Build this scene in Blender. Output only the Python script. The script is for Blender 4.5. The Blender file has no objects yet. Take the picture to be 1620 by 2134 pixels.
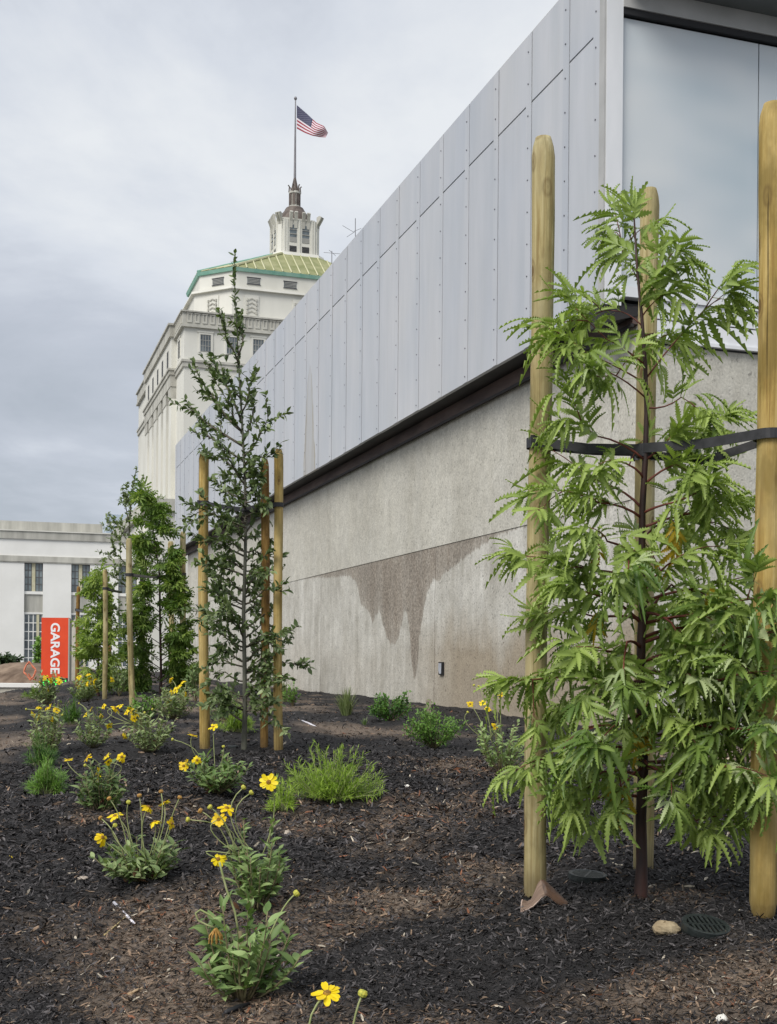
import bpy, math, random
import numpy as np
from mathutils import Vector, Matrix, Quaternion

R = random.Random(7)
NR = np.random.default_rng(7)
sc = bpy.context.scene
COL = sc.collection

# ------------------------------------------------------------------ camera
F, CX, CY, TH = 2500.0, 810.0, 1366.0, math.radians(0.45)
cam = bpy.data.cameras.new('camera'); camo = bpy.data.objects.new('camera', cam); COL.objects.link(camo)
cam.sensor_fit = 'VERTICAL'; cam.sensor_height = 36.0; cam.lens = F / 2134 * 36
cam.shift_y = (CY - 1067) / 2134
cam.clip_start = 0.05; cam.clip_end = 5000
camo.matrix_world = Matrix.Rotation(math.pi / 2, 4, 'X') @ Matrix.Rotation(TH, 4, 'Z')
sc.camera = camo

# ------------------------------------------------------------------ sky, sun, exposure
SUN = Vector((-0.55, -0.75, 0.95)).normalized()
w = bpy.data.worlds.new('World'); sc.world = w; w.use_nodes = True
nt = w.node_tree; nt.nodes.clear()
def N(tree, t, **k):
    n = tree.nodes.new(t)
    for a, b in k.items(): setattr(n, a, b)
    return n
def L(tree, a, b): tree.links.new(a, b)
def math_node(tree, op, a, b=None, clamp=False):
    n = N(tree, 'ShaderNodeMath', operation=op); n.use_clamp = clamp
    for i, x in enumerate((a, b)):
        if x is None: continue
        if isinstance(x, (int, float)): n.inputs[i].default_value = x
        else: L(tree, x, n.inputs[i])
    return n.outputs[0]
def ramp(tree, fac, stops, interp='LINEAR'):
    n = N(tree, 'ShaderNodeValToRGB'); n.color_ramp.interpolation = interp
    e = n.color_ramp.elements
    while len(e) < len(stops): e.new(0.5)
    for i, (p, c) in enumerate(stops):
        e[i].position = p
        e[i].color = (c, c, c, 1) if isinstance(c, (int, float)) else (*c, 1)
    if fac is not None: L(tree, fac, n.inputs[0])
    return n.outputs[0]
def mixc(tree, fac, a, b, mode='MIX'):
    n = N(tree, 'ShaderNodeMix', data_type='RGBA', blend_type=mode)
    for s, x in ((0, fac), (6, a), (7, b)):
        if isinstance(x, (int, float)): n.inputs[s].default_value = x
        elif isinstance(x, tuple): n.inputs[s].default_value = (*x, 1)
        else: L(tree, x, n.inputs[s])
    return n.outputs[2]
sky = N(nt, 'ShaderNodeTexSky', sky_type='NISHITA'); sky.sun_disc = False
sky.sun_elevation = math.asin(SUN.z); sky.sun_rotation = math.atan2(SUN.x, SUN.y)
tc = N(nt, 'ShaderNodeTexCoord'); sep = N(nt, 'ShaderNodeSeparateXYZ'); L(nt, tc.outputs['Generated'], sep.inputs[0])
zz = math_node(nt, 'ADD', math_node(nt, 'MAXIMUM', sep.outputs[2], 0.0), 0.33)
cmb = N(nt, 'ShaderNodeCombineXYZ')
L(nt, math_node(nt, 'DIVIDE', sep.outputs[0], zz), cmb.inputs[0]); L(nt, math_node(nt, 'DIVIDE', sep.outputs[1], zz), cmb.inputs[1])
cmb.inputs[2].default_value = 22.95
n1 = N(nt, 'ShaderNodeTexNoise'); n1.inputs['Scale'].default_value = 1.55; n1.inputs['Detail'].default_value = 7; n1.inputs['Roughness'].default_value = 0.56
n1.inputs['Distortion'].default_value = 0.35
L(nt, cmb.outputs[0], n1.inputs['Vector'])
cl = ramp(nt, n1.outputs[0], [(0.34, (2.25, 2.44, 2.75)), (0.45, (2.71, 2.89, 3.24)), (0.55, (3.44, 3.62, 3.92)), (0.66, (4.1, 4.22, 4.35))])
skyc = mixc(nt, 0.95, sky.outputs[0], cl)
bg = N(nt, 'ShaderNodeBackground'); bg.inputs[1].default_value = 0.1; L(nt, skyc, bg.inputs[0])
wo = N(nt, 'ShaderNodeOutputWorld'); L(nt, bg.outputs[0], wo.inputs[0])
sl = bpy.data.lights.new('sun', 'SUN'); sl.energy = 1.5; sl.angle = math.radians(32); sl.color = (1, 0.96, 0.9)
so = bpy.data.objects.new('sun', sl); COL.objects.link(so); so.rotation_mode = 'QUATERNION'
so.rotation_quaternion = (-SUN).to_track_quat('-Z', 'Y')
vs = sc.view_settings; vs.view_transform = 'Standard'; vs.look = 'None'; vs.exposure = 1.02; vs.gamma = 1; vs.use_curve_mapping = False

# ------------------------------------------------------------------ picture geometry helpers
def ray(px, py):
    a, b = px - CX, CY - py; c, s = math.cos(TH), math.sin(TH)
    return Vector(((a * c - b * s) / F, 1.0, (a * s + b * c) / F))
def P(px, py, d): return ray(px, py) * d
PHI = math.atan(0.326)
E1 = Vector((math.cos(PHI), math.sin(PHI), 0)); E2 = Vector((-math.sin(PHI), math.cos(PHI), 0))
class Frame:
    """a building's own axes: x along E1, y along E2, z up"""
    def __init__(s, o): s.o = Vector(o)
    def at_y(s, px, py, y):          # pixel ray hits the plane y = const -> (x, z)
        r = ray(px, py); t = (s.o + E2 * y).dot(E2) / r.dot(E2); q = r * t - s.o
        return q.dot(E1), q.z
    def at_x(s, px, py, x):
        r = ray(px, py); t = (s.o + E1 * x).dot(E1) / r.dot(E1); q = r * t - s.o
        return q.dot(E2), q.z

def hsh(ix, iy, seed):
    h = (ix.astype(np.int64) * 374761393 + iy.astype(np.int64) * 668265263 + seed * 1442695041) & 0x7fffffff
    h = ((h ^ (h >> 13)) * 1274126177) & 0x7fffffff
    return ((h ^ (h >> 16)) & 0xffff) / 65535.0
def vnoise(x, y, seed=0):
    x = np.asarray(x, float); y = np.asarray(y, float)
    ix, iy = np.floor(x), np.floor(y); fx, fy = x - ix, y - iy
    fx = fx * fx * (3 - 2 * fx); fy = fy * fy * (3 - 2 * fy)
    a, b = hsh(ix, iy, seed), hsh(ix + 1, iy, seed); c, d = hsh(ix, iy + 1, seed), hsh(ix + 1, iy + 1, seed)
    return (a + (b - a) * fx) * (1 - fy) + (c + (d - c) * fx) * fy - 0.5
def bedq(x, y): return -((x - 0.65) * 0.951 + (y - 3) * 0.31)
def hz(x, y, fine=True):
    x = np.asarray(x, float); y = np.asarray(y, float); q = bedq(x, y)
    z = -0.605 - 0.085 * np.clip(q, 0, 99) - 0.10 * np.clip(q - 2.2, 0, 4) ** 1.4 + 0.022 * np.clip(q, -9, 0)
    z = z - 0.22 * np.clip(y - (24.5 - 2.6 * np.clip(q, -1, 3)), 0, 8) * np.clip(q + 1.6, 0, 1)
    z = z + 0.10 * vnoise(x * 0.8, y * 0.55, 1) * np.clip(y / 6, 0.25, 1) + 0.05 * vnoise(x * 2.3, y * 1.8, 2) + 0.028 * vnoise(x * 6, y * 5, 3)
    if fine: z = z + 0.016 * vnoise(x * 19, y * 16, 4) + 0.008 * vnoise(x * 50, y * 45, 5)
    return z
def ground_hit(px, py):
    r = ray(px, py); lo = 1.2
    d = lo
    while d < 45:
        p = r * d
        if p.z < float(hz(p.x, p.y, False)): break
        d *= 1.01
    return r * d

# ------------------------------------------------------------------ mesh builder
class MB:
    def __init__(s): s.v = []; s.f = []; s.m = []; s.t = []
    def add(s, vs, fs, mi=0):
        o = len(s.v); s.v += [tuple(p) for p in vs]
        for f in fs: s.f.append([o + i for i in f]); s.m.append(mi)
        return s
    def box(s, x0, x1, y0, y1, z0, z1, mi=0):
        return s.add([(x0,y0,z0),(x1,y0,z0),(x1,y1,z0),(x0,y1,z0),(x0,y0,z1),(x1,y0,z1),(x1,y1,z1),(x0,y1,z1)],
                     [(3,2,1,0),(4,5,6,7),(0,1,5,4),(1,2,6,5),(2,3,7,6),(3,0,4,7)], mi)
    def prism(s, poly, z0, z1, poly1=None, mi=0, caps=True):
        n = len(poly); poly1 = poly1 or poly
        fs = [(i, (i + 1) % n, n + (i + 1) % n, n + i) for i in range(n)]
        if caps: fs += [tuple(range(n - 1, -1, -1)), tuple(range(n, 2 * n))]
        return s.add([(x, y, z0) for x, y in poly] + [(x, y, z1) for x, y in poly1], fs, mi)
    def tube(s, pts, rad, n=6, mi=0, cap=True, squash=1.0):
        pts = [Vector(p) for p in pts]
        if isinstance(rad, (int, float)): rad = [rad] * len(pts)
        vs = []; prev = None
        for i, p in enumerate(pts):
            d = (pts[min(i + 1, len(pts) - 1)] - pts[max(i - 1, 0)])
            d = d.normalized() if d.length > 1e-9 else Vector((0, 0, 1))
            if prev is None:
                u = d.cross(Vector((0, 1, 0)) if abs(d.y) < 0.8 else Vector((1, 0, 0))).normalized()
            else:
                u = (prev - d * prev.dot(d)).normalized()
            prev = u; v = d.cross(u)
            for k in range(n):
                a = 2 * math.pi * k / n
                vs.append(p + (u * math.cos(a) + v * math.sin(a) * squash) * rad[i])
        fs = []
        for i in range(len(pts) - 1):
            for k in range(n):
                k2 = (k + 1) % n; fs.append((i * n + k, i * n + k2, (i + 1) * n + k2, (i + 1) * n + k))
        if cap: fs += [tuple(range(n - 1, -1, -1)), tuple((len(pts) - 1) * n + k for k in range(n))]
        return s.add(vs, fs, mi)
    def lathe(s, prof, n=12, c=(0, 0, 0), mi=0):
        vs = [(c[0] + max(r, 1e-4) * math.cos(2 * math.pi * k / n), c[1] + max(r, 1e-4) * math.sin(2 * math.pi * k / n), c[2] + z) for r, z in prof for k in range(n)]
        fs = [(i * n + k, i * n + (k + 1) % n, (i + 1) * n + (k + 1) % n, (i + 1) * n + k) for i in range(len(prof) - 1) for k in range(n)]
        return s.add(vs, fs + [tuple(range(n - 1, -1, -1)), tuple((len(prof) - 1) * n + k for k in range(n))], mi)
    def build(s, name, mats, parent=None, smooth=False, loc=None, rotz=None):
        me = bpy.data.meshes.new(name); me.from_pydata(s.v, [], s.f); me.update()
        return link_mesh(name, me, mats, parent, smooth, s.m, loc, rotz)
def link_mesh(name, me, mats, parent=None, smooth=False, midx=None, loc=None, rotz=None):
    if not isinstance(mats, (list, tuple)): mats = [mats]
    for m in mats: me.materials.append(m)
    if midx is not None and len(mats) > 1: me.polygons.foreach_set('material_index', midx)
    if smooth: me.polygons.foreach_set('use_smooth', [True] * len(me.polygons))
    o = bpy.data.objects.new(name, me); COL.objects.link(o)
    if parent: o.parent = parent
    if loc is not None: o.location = loc
    if rotz is not None: o.rotation_euler = (0, 0, rotz)
    return o
def tag(o, label=None, cat=None, group=None, kind=None):
    for k, v in (('label', label), ('category', cat), ('group', group), ('kind', kind)):
        if v: o[k] = v
    return o
def thing(name, label, cat, loc=(0, 0, 0), rotz=0.0, group=None):
    o = bpy.data.objects.new(name, None); COL.objects.link(o); o.location = loc; o.rotation_euler = (0, 0, rotz)
    o.empty_display_size = 0.1
    return tag(o, label, cat, group)
def inst(name, me, parent, mw):
    o = bpy.data.objects.new(name, me); COL.objects.link(o); o.parent = parent; o.matrix_basis = mw
    return o

# ------------------------------------------------------------------ materials
def newmat(name):
    m = bpy.data.materials.new(name); m.use_nodes = True; t = m.node_tree
    b = t.nodes['Principled BSDF']; return m, t, b
def objco(t, scale=(1, 1, 1), rnd=False):
    c = N(t, 'ShaderNodeTexCoord'); mp = N(t, 'ShaderNodeMapping'); mp.inputs['Scale'].default_value = scale
    L(t, c.outputs['Object'], mp.inputs[0])
    if rnd:
        oi = N(t, 'ShaderNodeObjectInfo'); cc = N(t, 'ShaderNodeCombineXYZ')
        r = math_node(t, 'MULTIPLY', oi.outputs['Random'], 37.0)
        for i in range(3): L(t, r, cc.inputs[i])
        L(t, cc.outputs[0], mp.inputs['Location'])
    return mp.outputs[0]
def noise(t, vec, scale, detail=4, rough=0.55):
    n = N(t, 'ShaderNodeTexNoise'); n.inputs['Scale'].default_value = scale; n.inputs['Detail'].default_value = detail
    n.inputs['Roughness'].default_value = rough; L(t, vec, n.inputs['Vector']); return n.outputs[0]
def bump(t, b, h, strength, dist=0.01):
    n = N(t, 'ShaderNodeBump'); n.inputs['Strength'].default_value = strength; n.inputs['Distance'].default_value = dist
    L(t, h, n.inputs['Height']); L(t, n.outputs[0], b.inputs['Normal'])
def pm(name, c1, c2=None, scale=5, rough=0.7, bmp=0.0, stretch=(1, 1, 1), metal=0.0, spec=0.5, lo=0.35, hi=0.65, rnd=False, dist=0.01, detail=5):
    m, t, b = newmat(name)
    b.inputs['Roughness'].default_value = rough; b.inputs['Metallic'].default_value = metal; b.inputs['Specular IOR Level'].default_value = spec
    if c2 is None: b.inputs['Base Color'].default_value = (*c1, 1)
    else:
        n = noise(t, objco(t, stretch, rnd), scale, detail)
        L(t, ramp(t, n, [(lo, c1), (hi, c2)]), b.inputs['Base Color'])
        if bmp: bump(t, b, n, bmp, dist)
    return m
def leafmat(name, c_dark, c_light, rough=0.5, trans=0.25, under=None):
    m, t, b = newmat(name)
    at = N(t, 'ShaderNodeAttribute', attribute_name='tint'); oi = N(t, 'ShaderNodeObjectInfo')
    f = math_node(t, 'ADD', at.outputs['Fac'], math_node(t, 'MULTIPLY', math_node(t, 'SUBTRACT', oi.outputs['Random'], 0.5), 0.9), True)
    c = mixc(t, f, c_dark, c_light)
    L(t, c, b.inputs['Base Color']); b.inputs['Roughness'].default_value = rough; b.inputs['Specular IOR Level'].default_value = 0.35
    tr = N(t, 'ShaderNodeBsdfTranslucent'); L(t, mixc(t, 1.0, c, (1.0, 1.15, 0.45), 'MULTIPLY'), tr.inputs[0])
    mx = N(t, 'ShaderNodeMixShader'); mx.inputs[0].default_value = trans
    L(t, b.outputs[0], mx.inputs[1]); L(t, tr.outputs[0], mx.inputs[2]); L(t, mx.outputs[0], t.nodes['Material Output'].inputs[0])
    return m
M = {}
# treated pine stakes
def wood(name, a, b_, c):
    m, t, b = newmat(name)
    warp = noise(t, objco(t, (6, 6, 5), True), 1.0, 2)
    g = N(t, 'ShaderNodeTexNoise'); g.inputs['Scale'].default_value = 1.0; g.inputs['Detail'].default_value = 8; g.inputs['Roughness'].default_value = 0.68; g.inputs['Distortion'].default_value = 0.5
    L(t, objco(t, (75, 75, 2.4), True), g.inputs['Vector']); g = g.outputs[0]
    col = ramp(t, g, [(0.34, a), (0.5, b_), (0.64, c)])
    bl = noise(t, objco(t, (9, 9, 4.0), True), 1.0, 5, 0.65)
    col = mixc(t, math_node(t, 'MULTIPLY', ramp(t, bl, [(0.44, 0.0), (0.62, 1.0)]), 0.75), col, (b_[0] * .46, b_[1] * .48, b_[2] * .46))
    gr = noise(t, objco(t, (5, 5, 1.6), True), 1.3, 4)
    col = mixc(t, math_node(t, 'MULTIPLY', ramp(t, gr, [(0.5, 0.0), (0.7, 1.0)]), 0.5), col, (c[0] * 1.08, c[1] * 1.15, c[2] * 1.35))
    v = N(t, 'ShaderNodeTexVoronoi'); v.inputs['Scale'].default_value = 1.0; L(t, objco(t, (17, 17, 8.0), True), v.inputs['Vector'])
    ring = ramp(t, v.outputs['Distance'], [(0.0, 1.0), (0.13, 0.95), (0.17, 0.2), (0.23, 0.55), (0.30, 0.0)])
    col = mixc(t, math_node(t, 'MULTIPLY', ring, 0.8), col, (0.12, 0.07, 0.028))
    ck = noise(t, objco(t, (95, 95, 1.3), True), 1.0, 3)
    crack = ramp(t, ck, [(0.29, 1.0), (0.33, 0.0)])
    col = mixc(t, math_node(t, 'MULTIPLY', crack, 0.75), col, (0.06, 0.04, 0.018))
    sp_ = N(t, 'ShaderNodeSeparateXYZ'); L(t, objco(t), sp_.inputs[0])
    soil = ramp(t, math_node(t, 'ADD', sp_.outputs[2], math_node(t, 'MULTIPLY', math_node(t, 'SUBTRACT', bl, 0.5), 0.22)), [(0.0, 1.0), (0.09, 0.0)])
    col = mixc(t, math_node(t, 'MULTIPLY', soil, 0.6), col, (0.07, 0.05, 0.03))
    L(t, col, b.inputs['Base Color']); b.inputs['Roughness'].default_value = 0.8; b.inputs['Specular IOR Level'].default_value = 0.2
    bump(t, b, math_node(t, 'SUBTRACT', math_node(t, 'ADD', g, bl), math_node(t, 'MULTIPLY', crack, 1.2)), 0.6, 0.005)
    return m
M['stake'] = wood('treated_pine', (0.27, 0.20, 0.085), (0.42, 0.345, 0.165), (0.54, 0.465, 0.26))
M['stake_warm'] = wood('treated_pine_warm', (0.27, 0.165, 0.045), (0.44, 0.305, 0.095), (0.56, 0.42, 0.17))
M['stake_dark'] = wood('treated_pine_brown', (0.11, 0.055, 0.018), (0.27, 0.155, 0.045), (0.38, 0.24, 0.08))
M['strap'] = pm('black_rubber', (0.012, 0.012, 0.014), (0.03, 0.03, 0.034), 40, 0.55)
M['drain'] = pm('green_black_plastic', (0.009, 0.013, 0.0125), (0.024, 0.030, 0.029), 60, 0.5, 0.2)
M['hole'] = pm('pipe_inside', (0.004, 0.004, 0.004), rough=0.9)
M['bark_red'] = pm('red_brown_bark', (0.016, 0.007, 0.006), (0.062, 0.024, 0.017), 26, 0.6, 0.5, (1, 1, 0.25), dist=0.004)
M['stem_red'] = pm('red_twig', (0.10, 0.022, 0.018), (0.20, 0.055, 0.035), 30, 0.6)
M['bark_grey'] = pm('grey_green_bark', (0.055, 0.055, 0.040), (0.14, 0.14, 0.105), 24, 0.8, 0.4, (1, 1, 0.3), dist=0.004)
M['twig_grey'] = pm('grey_twig', (0.07, 0.06, 0.04), (0.13, 0.11, 0.08), 30, 0.8)
M['leaf_iron'] = leafmat('ironwood_leaf', (0.075, 0.145, 0.024), (0.35, 0.45, 0.115), 0.42, 0.26)
M['leaf_iron_pale'] = leafmat('ironwood_leaf_pale', (0.30, 0.39, 0.17), (0.52, 0.58, 0.32), 0.45, 0.25)
M['leaf_yellow'] = leafmat('ironwood_leaf_yellow', (0.45, 0.30, 0.02), (0.60, 0.44, 0.05), 0.5, 0.3)
M['leaf_iron_far'] = leafmat('ironwood_leaf_distant', (0.105, 0.19, 0.032), (0.40, 0.50, 0.12), 0.5, 0.33)
M['leaf_oak'] = leafmat('oak_leaf', (0.085, 0.13, 0.045), (0.32, 0.39, 0.18), 0.4, 0.25)
M['leaf_enc'] = leafmat('brittlebush_leaf', (0.12, 0.20, 0.055), (0.36, 0.47, 0.19), 0.5, 0.22)
M['leaf_enc_grey'] = leafmat('brittlebush_leaf_grey', (0.10, 0.165, 0.05), (0.34, 0.42, 0.19), 0.55, 0.2)
M['leaf_dead'] = leafmat('withered_leaf', (0.05, 0.022, 0.012), (0.14, 0.07, 0.035), 0.8, 0.1)
M['leaf_shrub'] = leafmat('shrub_leaf', (0.045, 0.13, 0.018), (0.19, 0.34, 0.06), 0.45, 0.2)
M['leaf_feather'] = leafmat('feathery_leaf', (0.10, 0.20, 0.015), (0.34, 0.48, 0.06), 0.55, 0.25)
M['leaf_grass'] = leafmat('grey_grass', (0.15, 0.20, 0.07), (0.36, 0.40, 0.20), 0.6, 0.25)
M['leaf_darkbush'] = leafmat('dark_bush_leaf', (0.015, 0.035, 0.012), (0.06, 0.10, 0.035), 0.5, 0.1)
M['stalk'] = pm('flower_stalk', (0.24, 0.29, 0.10), (0.36, 0.38, 0.18), 40, 0.7)
M['stem_enc'] = pm('brittlebush_stem', (0.12, 0.09, 0.045), (0.22, 0.20, 0.10), 40, 0.8)
M['petal'] = leafmat('yellow_petal', (0.82, 0.56, 0.005), (0.92, 0.74, 0.015), 0.5, 0.2)
M['disc'] = pm('flower_disc', (0.10, 0.045, 0.008), (0.45, 0.25, 0.02), 300, 0.8)
M['bud'] = pm('flower_bud', (0.32, 0.36, 0.06), (0.60, 0.52, 0.06), 200, 0.7)
M['deadhead'] = pm('dead_flower', (0.28, 0.14, 0.03), (0.48, 0.28, 0.07), 200, 0.8)

# mulch (colour comes with the chips and soil patches)
def attr_mat(name, rough, bs, bstr, noisy=True):
    m, t, b = newmat(name)
    at = N(t, 'ShaderNodeAttribute', attribute_name='col')
    n = noise(t, objco(t), bs, 6, 0.7)
    c = at.outputs['Color']
    if noisy: c = mixc(t, 1.0, c, ramp(t, n, [(0.3, 0.35), (0.7, 1.65)]), 'MULTIPLY')
    L(t, c, b.inputs['Base Color']); b.inputs['Roughness'].default_value = rough; b.inputs['Specular IOR Level'].default_value = 0.3
    if bstr: bump(t, b, n, bstr, 0.008)
    return m
M['mulch'] = attr_mat('mulch_soil', 0.9, 90, 0.8)
M['chip'] = attr_mat('mulch_chip', 0.75, 60, 0.0)

# metal cladding
def cladding(name, stain_t=None):
    m, t, b = newmat(name)
    v = objco(t, (1, 1, 1))
    n = noise(t, objco(t, (1, 1.2, 0.18)), 3.0, 5)
    n2 = noise(t, objco(t, (0.4, 0.55, 0.35)), 1.3, 3)
    c = ramp(t, n, [(0.3, (0.50, 0.515, 0.53)), (0.7, (0.575, 0.58, 0.595))])
    c = mixc(t, 1.0, c, ramp(t, n2, [(0.3, (0.92, 0.95, 0.99)), (0.7, (1.04, 1.03, 1.02))]), 'MULTIPLY')
    oi = N(t, 'ShaderNodeObjectInfo'); c = mixc(t, 1.0, c, ramp(t, oi.outputs['Random'], [(0.0, (0.93, 0.94, 0.96)), (1.0, (1.05, 1.04, 1.03))]), 'MULTIPLY')
    run = ramp(t, noise(t, objco(t, (1, 14, 0.25)), 1.6, 5, 0.7), [(0.56, 0.0), (0.74, 1.0)])
    c = mixc(t, math_node(t, 'MULTIPLY', run, 0.28), c, (0.42, 0.41, 0.38))
    st, z0, z1 = stain_t
    s = N(t, 'ShaderNodeSeparateXYZ'); L(t, v, s.inputs[0])
    wob = math_node(t, 'MULTIPLY', math_node(t, 'SUBTRACT', noise(t, objco(t, (1, 1, 1)), 2.5, 4), 0.5), 0.25)
    dx = math_node(t, 'ABSOLUTE', math_node(t, 'ADD', math_node(t, 'SUBTRACT', s.outputs[1], st), wob))
    hrel = math_node(t, 'DIVIDE', math_node(t, 'SUBTRACT', z1, s.outputs[2]), z1 - z0, True)
    wid = math_node(t, 'MULTIPLY', math_node(t, 'POWER', hrel, 0.55), 0.44)
    ins = math_node(t, 'SUBTRACT', wid, dx)
    edge = ramp(t, ins, [(0.0, 0.0), (0.03, 1.0), (0.11, 0.45), (0.4, 0.30)])
    streak = ramp(t, noise(t, objco(t, (1, 9, 0.4)), 2.2, 3), [(0.35, 0.25), (0.65, 1.0)])
    low = math_node(t, 'MULTIPLY', math_node(t, 'MULTIPLY', edge, streak), math_node(t, 'ADD', math_node(t, 'MULTIPLY', hrel, 0.75), 0.3))
    c = mixc(t, math_node(t, 'MULTIPLY', low, 1.5, True), c, (0.34, 0.29, 0.20))
    # run-off dirt at the lower edge
    dirt = ramp(t, s.outputs[2], [(0.0, 0.0), (1.0, 0.0)])
    L(t, c, b.inputs['Base Color']); b.inputs['Roughness'].default_value = 0.42; b.inputs['Metallic'].default_value = 0.2
    bump(t, b, n2, 0.5, 0.03)
    return m
M['rivet'] = pm('rivet_steel', (0.16, 0.16, 0.18), rough=0.4, metal=0.6)
M['dark_gap'] = pm('black_gap', (0.008, 0.008, 0.009), rough=0.8)
M['beam'] = pm('rusty_brown_beam', (0.05, 0.030, 0.026), (0.13, 0.085, 0.070), 3, 0.7, 0.2, (1, 0.4, 2))
M['soffit'] = pm('black_soffit', (0.012, 0.011, 0.011), (0.03, 0.027, 0.026), 3, 0.7)
M['white_trim'] = pm('white_painted_metal', (0.66, 0.68, 0.70), (0.76, 0.77, 0.79), 3, 0.4, 0.0, (1, 1, 0.3))
M['grey_trim'] = pm('grey_fascia', (0.36, 0.36, 0.35), (0.46, 0.46, 0.45), 2, 0.5)
M['dark_trim'] = pm('dark_soffit_panel', (0.10, 0.11, 0.11), (0.15, 0.16, 0.16), 2, 0.5)
# frosted glass
m, t, b = newmat('frosted_glass'); M['frost'] = m
n = noise(t, objco(t, (2.5, 1, 0.25)), 1.5, 4); n2 = noise(t, objco(t, (0.35, 1, 0.8)), 1.2, 2)
c = ramp(t, n2, [(0.3, (0.44, 0.52, 0.57)), (0.5, (0.60, 0.64, 0.66)), (0.7, (0.72, 0.73, 0.72))])
c = mixc(t, math_node(t, 'MULTIPLY', ramp(t, n, [(0.5, 0.0), (0.75, 1.0)]), 0.35), c, (0.55, 0.60, 0.65))
L(t, c, b.inputs['Base Color']); b.inputs['Roughness'].default_value = 0.30; b.inputs['Metallic'].default_value = 0.15
bump(t, b, n2, 0.12, 0.05)
M['glass'] = pm('window_glass', (0.05, 0.065, 0.075), (0.16, 0.19, 0.20), 1.2, 0.12, spec=0.8)
M['glass_pale'] = pm('blinded_window_glass', (0.12, 0.15, 0.16), (0.30, 0.35, 0.36), 0.9, 0.2, spec=0.8)
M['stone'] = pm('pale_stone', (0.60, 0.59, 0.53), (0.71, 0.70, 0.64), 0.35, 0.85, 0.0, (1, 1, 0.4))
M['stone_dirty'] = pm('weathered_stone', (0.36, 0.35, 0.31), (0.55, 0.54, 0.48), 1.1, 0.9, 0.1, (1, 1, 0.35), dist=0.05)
M['stone_low'] = pm('white_render_wall', (0.76, 0.755, 0.72), (0.83, 0.825, 0.79), 0.5, 0.85)
M['stone_grey'] = pm('streaked_grey_concrete', (0.32, 0.315, 0.28), (0.50, 0.49, 0.44), 0.9, 0.9, 0.0, (1.6, 1, 0.25))
M['recess'] = pm('grey_window_strip', (0.24, 0.24, 0.225), (0.34, 0.335, 0.31), 0.7, 0.7)  # dark-grey window strips between pilasters; also frames, louvres and blinds
M['frame_dark'] = pm('dark_window_frame', (0.10, 0.10, 0.10), rough=0.5)
M['frame_cream'] = pm('cream_window_frame', (0.50, 0.47, 0.30), (0.58, 0.55, 0.40), 4, 0.6)
M['copper'] = pm('green_copper_edge', (0.16, 0.36, 0.28), (0.28, 0.46, 0.37), 1.2, 0.7)
M['roof_tile'] = pm('yellow_green_roof', (0.20, 0.22, 0.09), (0.34, 0.34, 0.18), 0.8, 0.7, 0.0, (1, 1, 1))
M['roof_rib'] = pm('pale_roof_rib', (0.42, 0.42, 0.24), (0.55, 0.54, 0.36), 1.0, 0.7)
M['bronze'] = pm('brown_metal', (0.065, 0.048, 0.040), (0.15, 0.12, 0.10), 2.0, 0.6, metal=0.1)
M['pole'] = pm('grey_pole', (0.16, 0.155, 0.165), (0.24, 0.23, 0.24), 1.0, 0.45, metal=0.4)
M['black'] = pm('matt_black', (0.012, 0.012, 0.014), rough=0.6)
M['orange'] = pm('orange_sign', (0.70, 0.055, 0.010), (0.78, 0.075, 0.016), 1.5, 0.45)
M['white_ink'] = pm('white_lettering', (0.85, 0.85, 0.85), rough=0.5)
M['kerb'] = pm('pale_concrete', (0.42, 0.40, 0.34), (0.55, 0.53, 0.46), 2.5, 0.9, 0.2)
M['dirt'] = pm('brown_dirt', (0.10, 0.065, 0.042), (0.26, 0.19, 0.135), 1.6, 0.95, 0.6, dist=0.08, detail=9)
M['asphalt'] = pm('grey_paving', (0.10, 0.10, 0.10), (0.16, 0.16, 0.155), 0.6, 0.9)
M['paint_orange'] = pm('orange_mesh', (0.55, 0.14, 0.07), (0.65, 0.22, 0.12), 20, 0.7)
M['bluegrey'] = pm('blue_glass_tower', (0.42, 0.50, 0.58), (0.55, 0.62, 0.68), 0.3, 0.3)
m, t, b = newmat('green_led'); M['led'] = m
b.inputs['Base Color'].default_value = (0, 0.1, 0.01, 1); b.inputs['Emission Color'].default_value = (0.05, 1.0, 0.12, 1); b.inputs['Emission Strength'].default_value = 0.8
M['sandstone'] = pm('tan_rock', (0.24, 0.18, 0.105), (0.42, 0.34, 0.215), 26, 0.9, 0.5, dist=0.004)
M['pebble'] = pm('grey_tan_stone', (0.30, 0.25, 0.20), (0.50, 0.44, 0.37), 40, 0.9, 0.4, dist=0.004)
M['white_stone'] = pm('white_stone', (0.62, 0.60, 0.54), (0.78, 0.76, 0.70), 40, 0.8, 0.3, dist=0.003)
M['brick_red'] = pm('brick_chip', (0.30, 0.10, 0.05), (0.42, 0.17, 0.09), 60, 0.9, 0.3, dist=0.003)
M['dark_stone'] = pm('dark_brown_stone', (0.06, 0.035, 0.025), (0.12, 0.075, 0.055), 50, 0.9, 0.4, dist=0.003)
M['scrap_out'] = pm('brown_ridged_scrap', (0.13, 0.085, 0.06), (0.24, 0.165, 0.12), 20, 0.75, 0.2, (1, 12, 1), dist=0.002)
M['scrap_edge'] = pm('pale_scrap_edge', (0.45, 0.33, 0.27), (0.58, 0.45, 0.38), 40, 0.8)
M['scrap_in'] = pm('rust_brown_scrap', (0.045, 0.024, 0.015), (0.12, 0.066, 0.038), 12, 0.6, 0.2, (1, 8, 1), dist=0.002)
M['white_plastic'] = pm('white_plastic', (0.66, 0.64, 0.70), (0.80, 0.78, 0.82), 60, 0.4)
M['straw'] = pm('straw', (0.38, 0.29, 0.12), (0.52, 0.42, 0.22), 60, 0.8)
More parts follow.
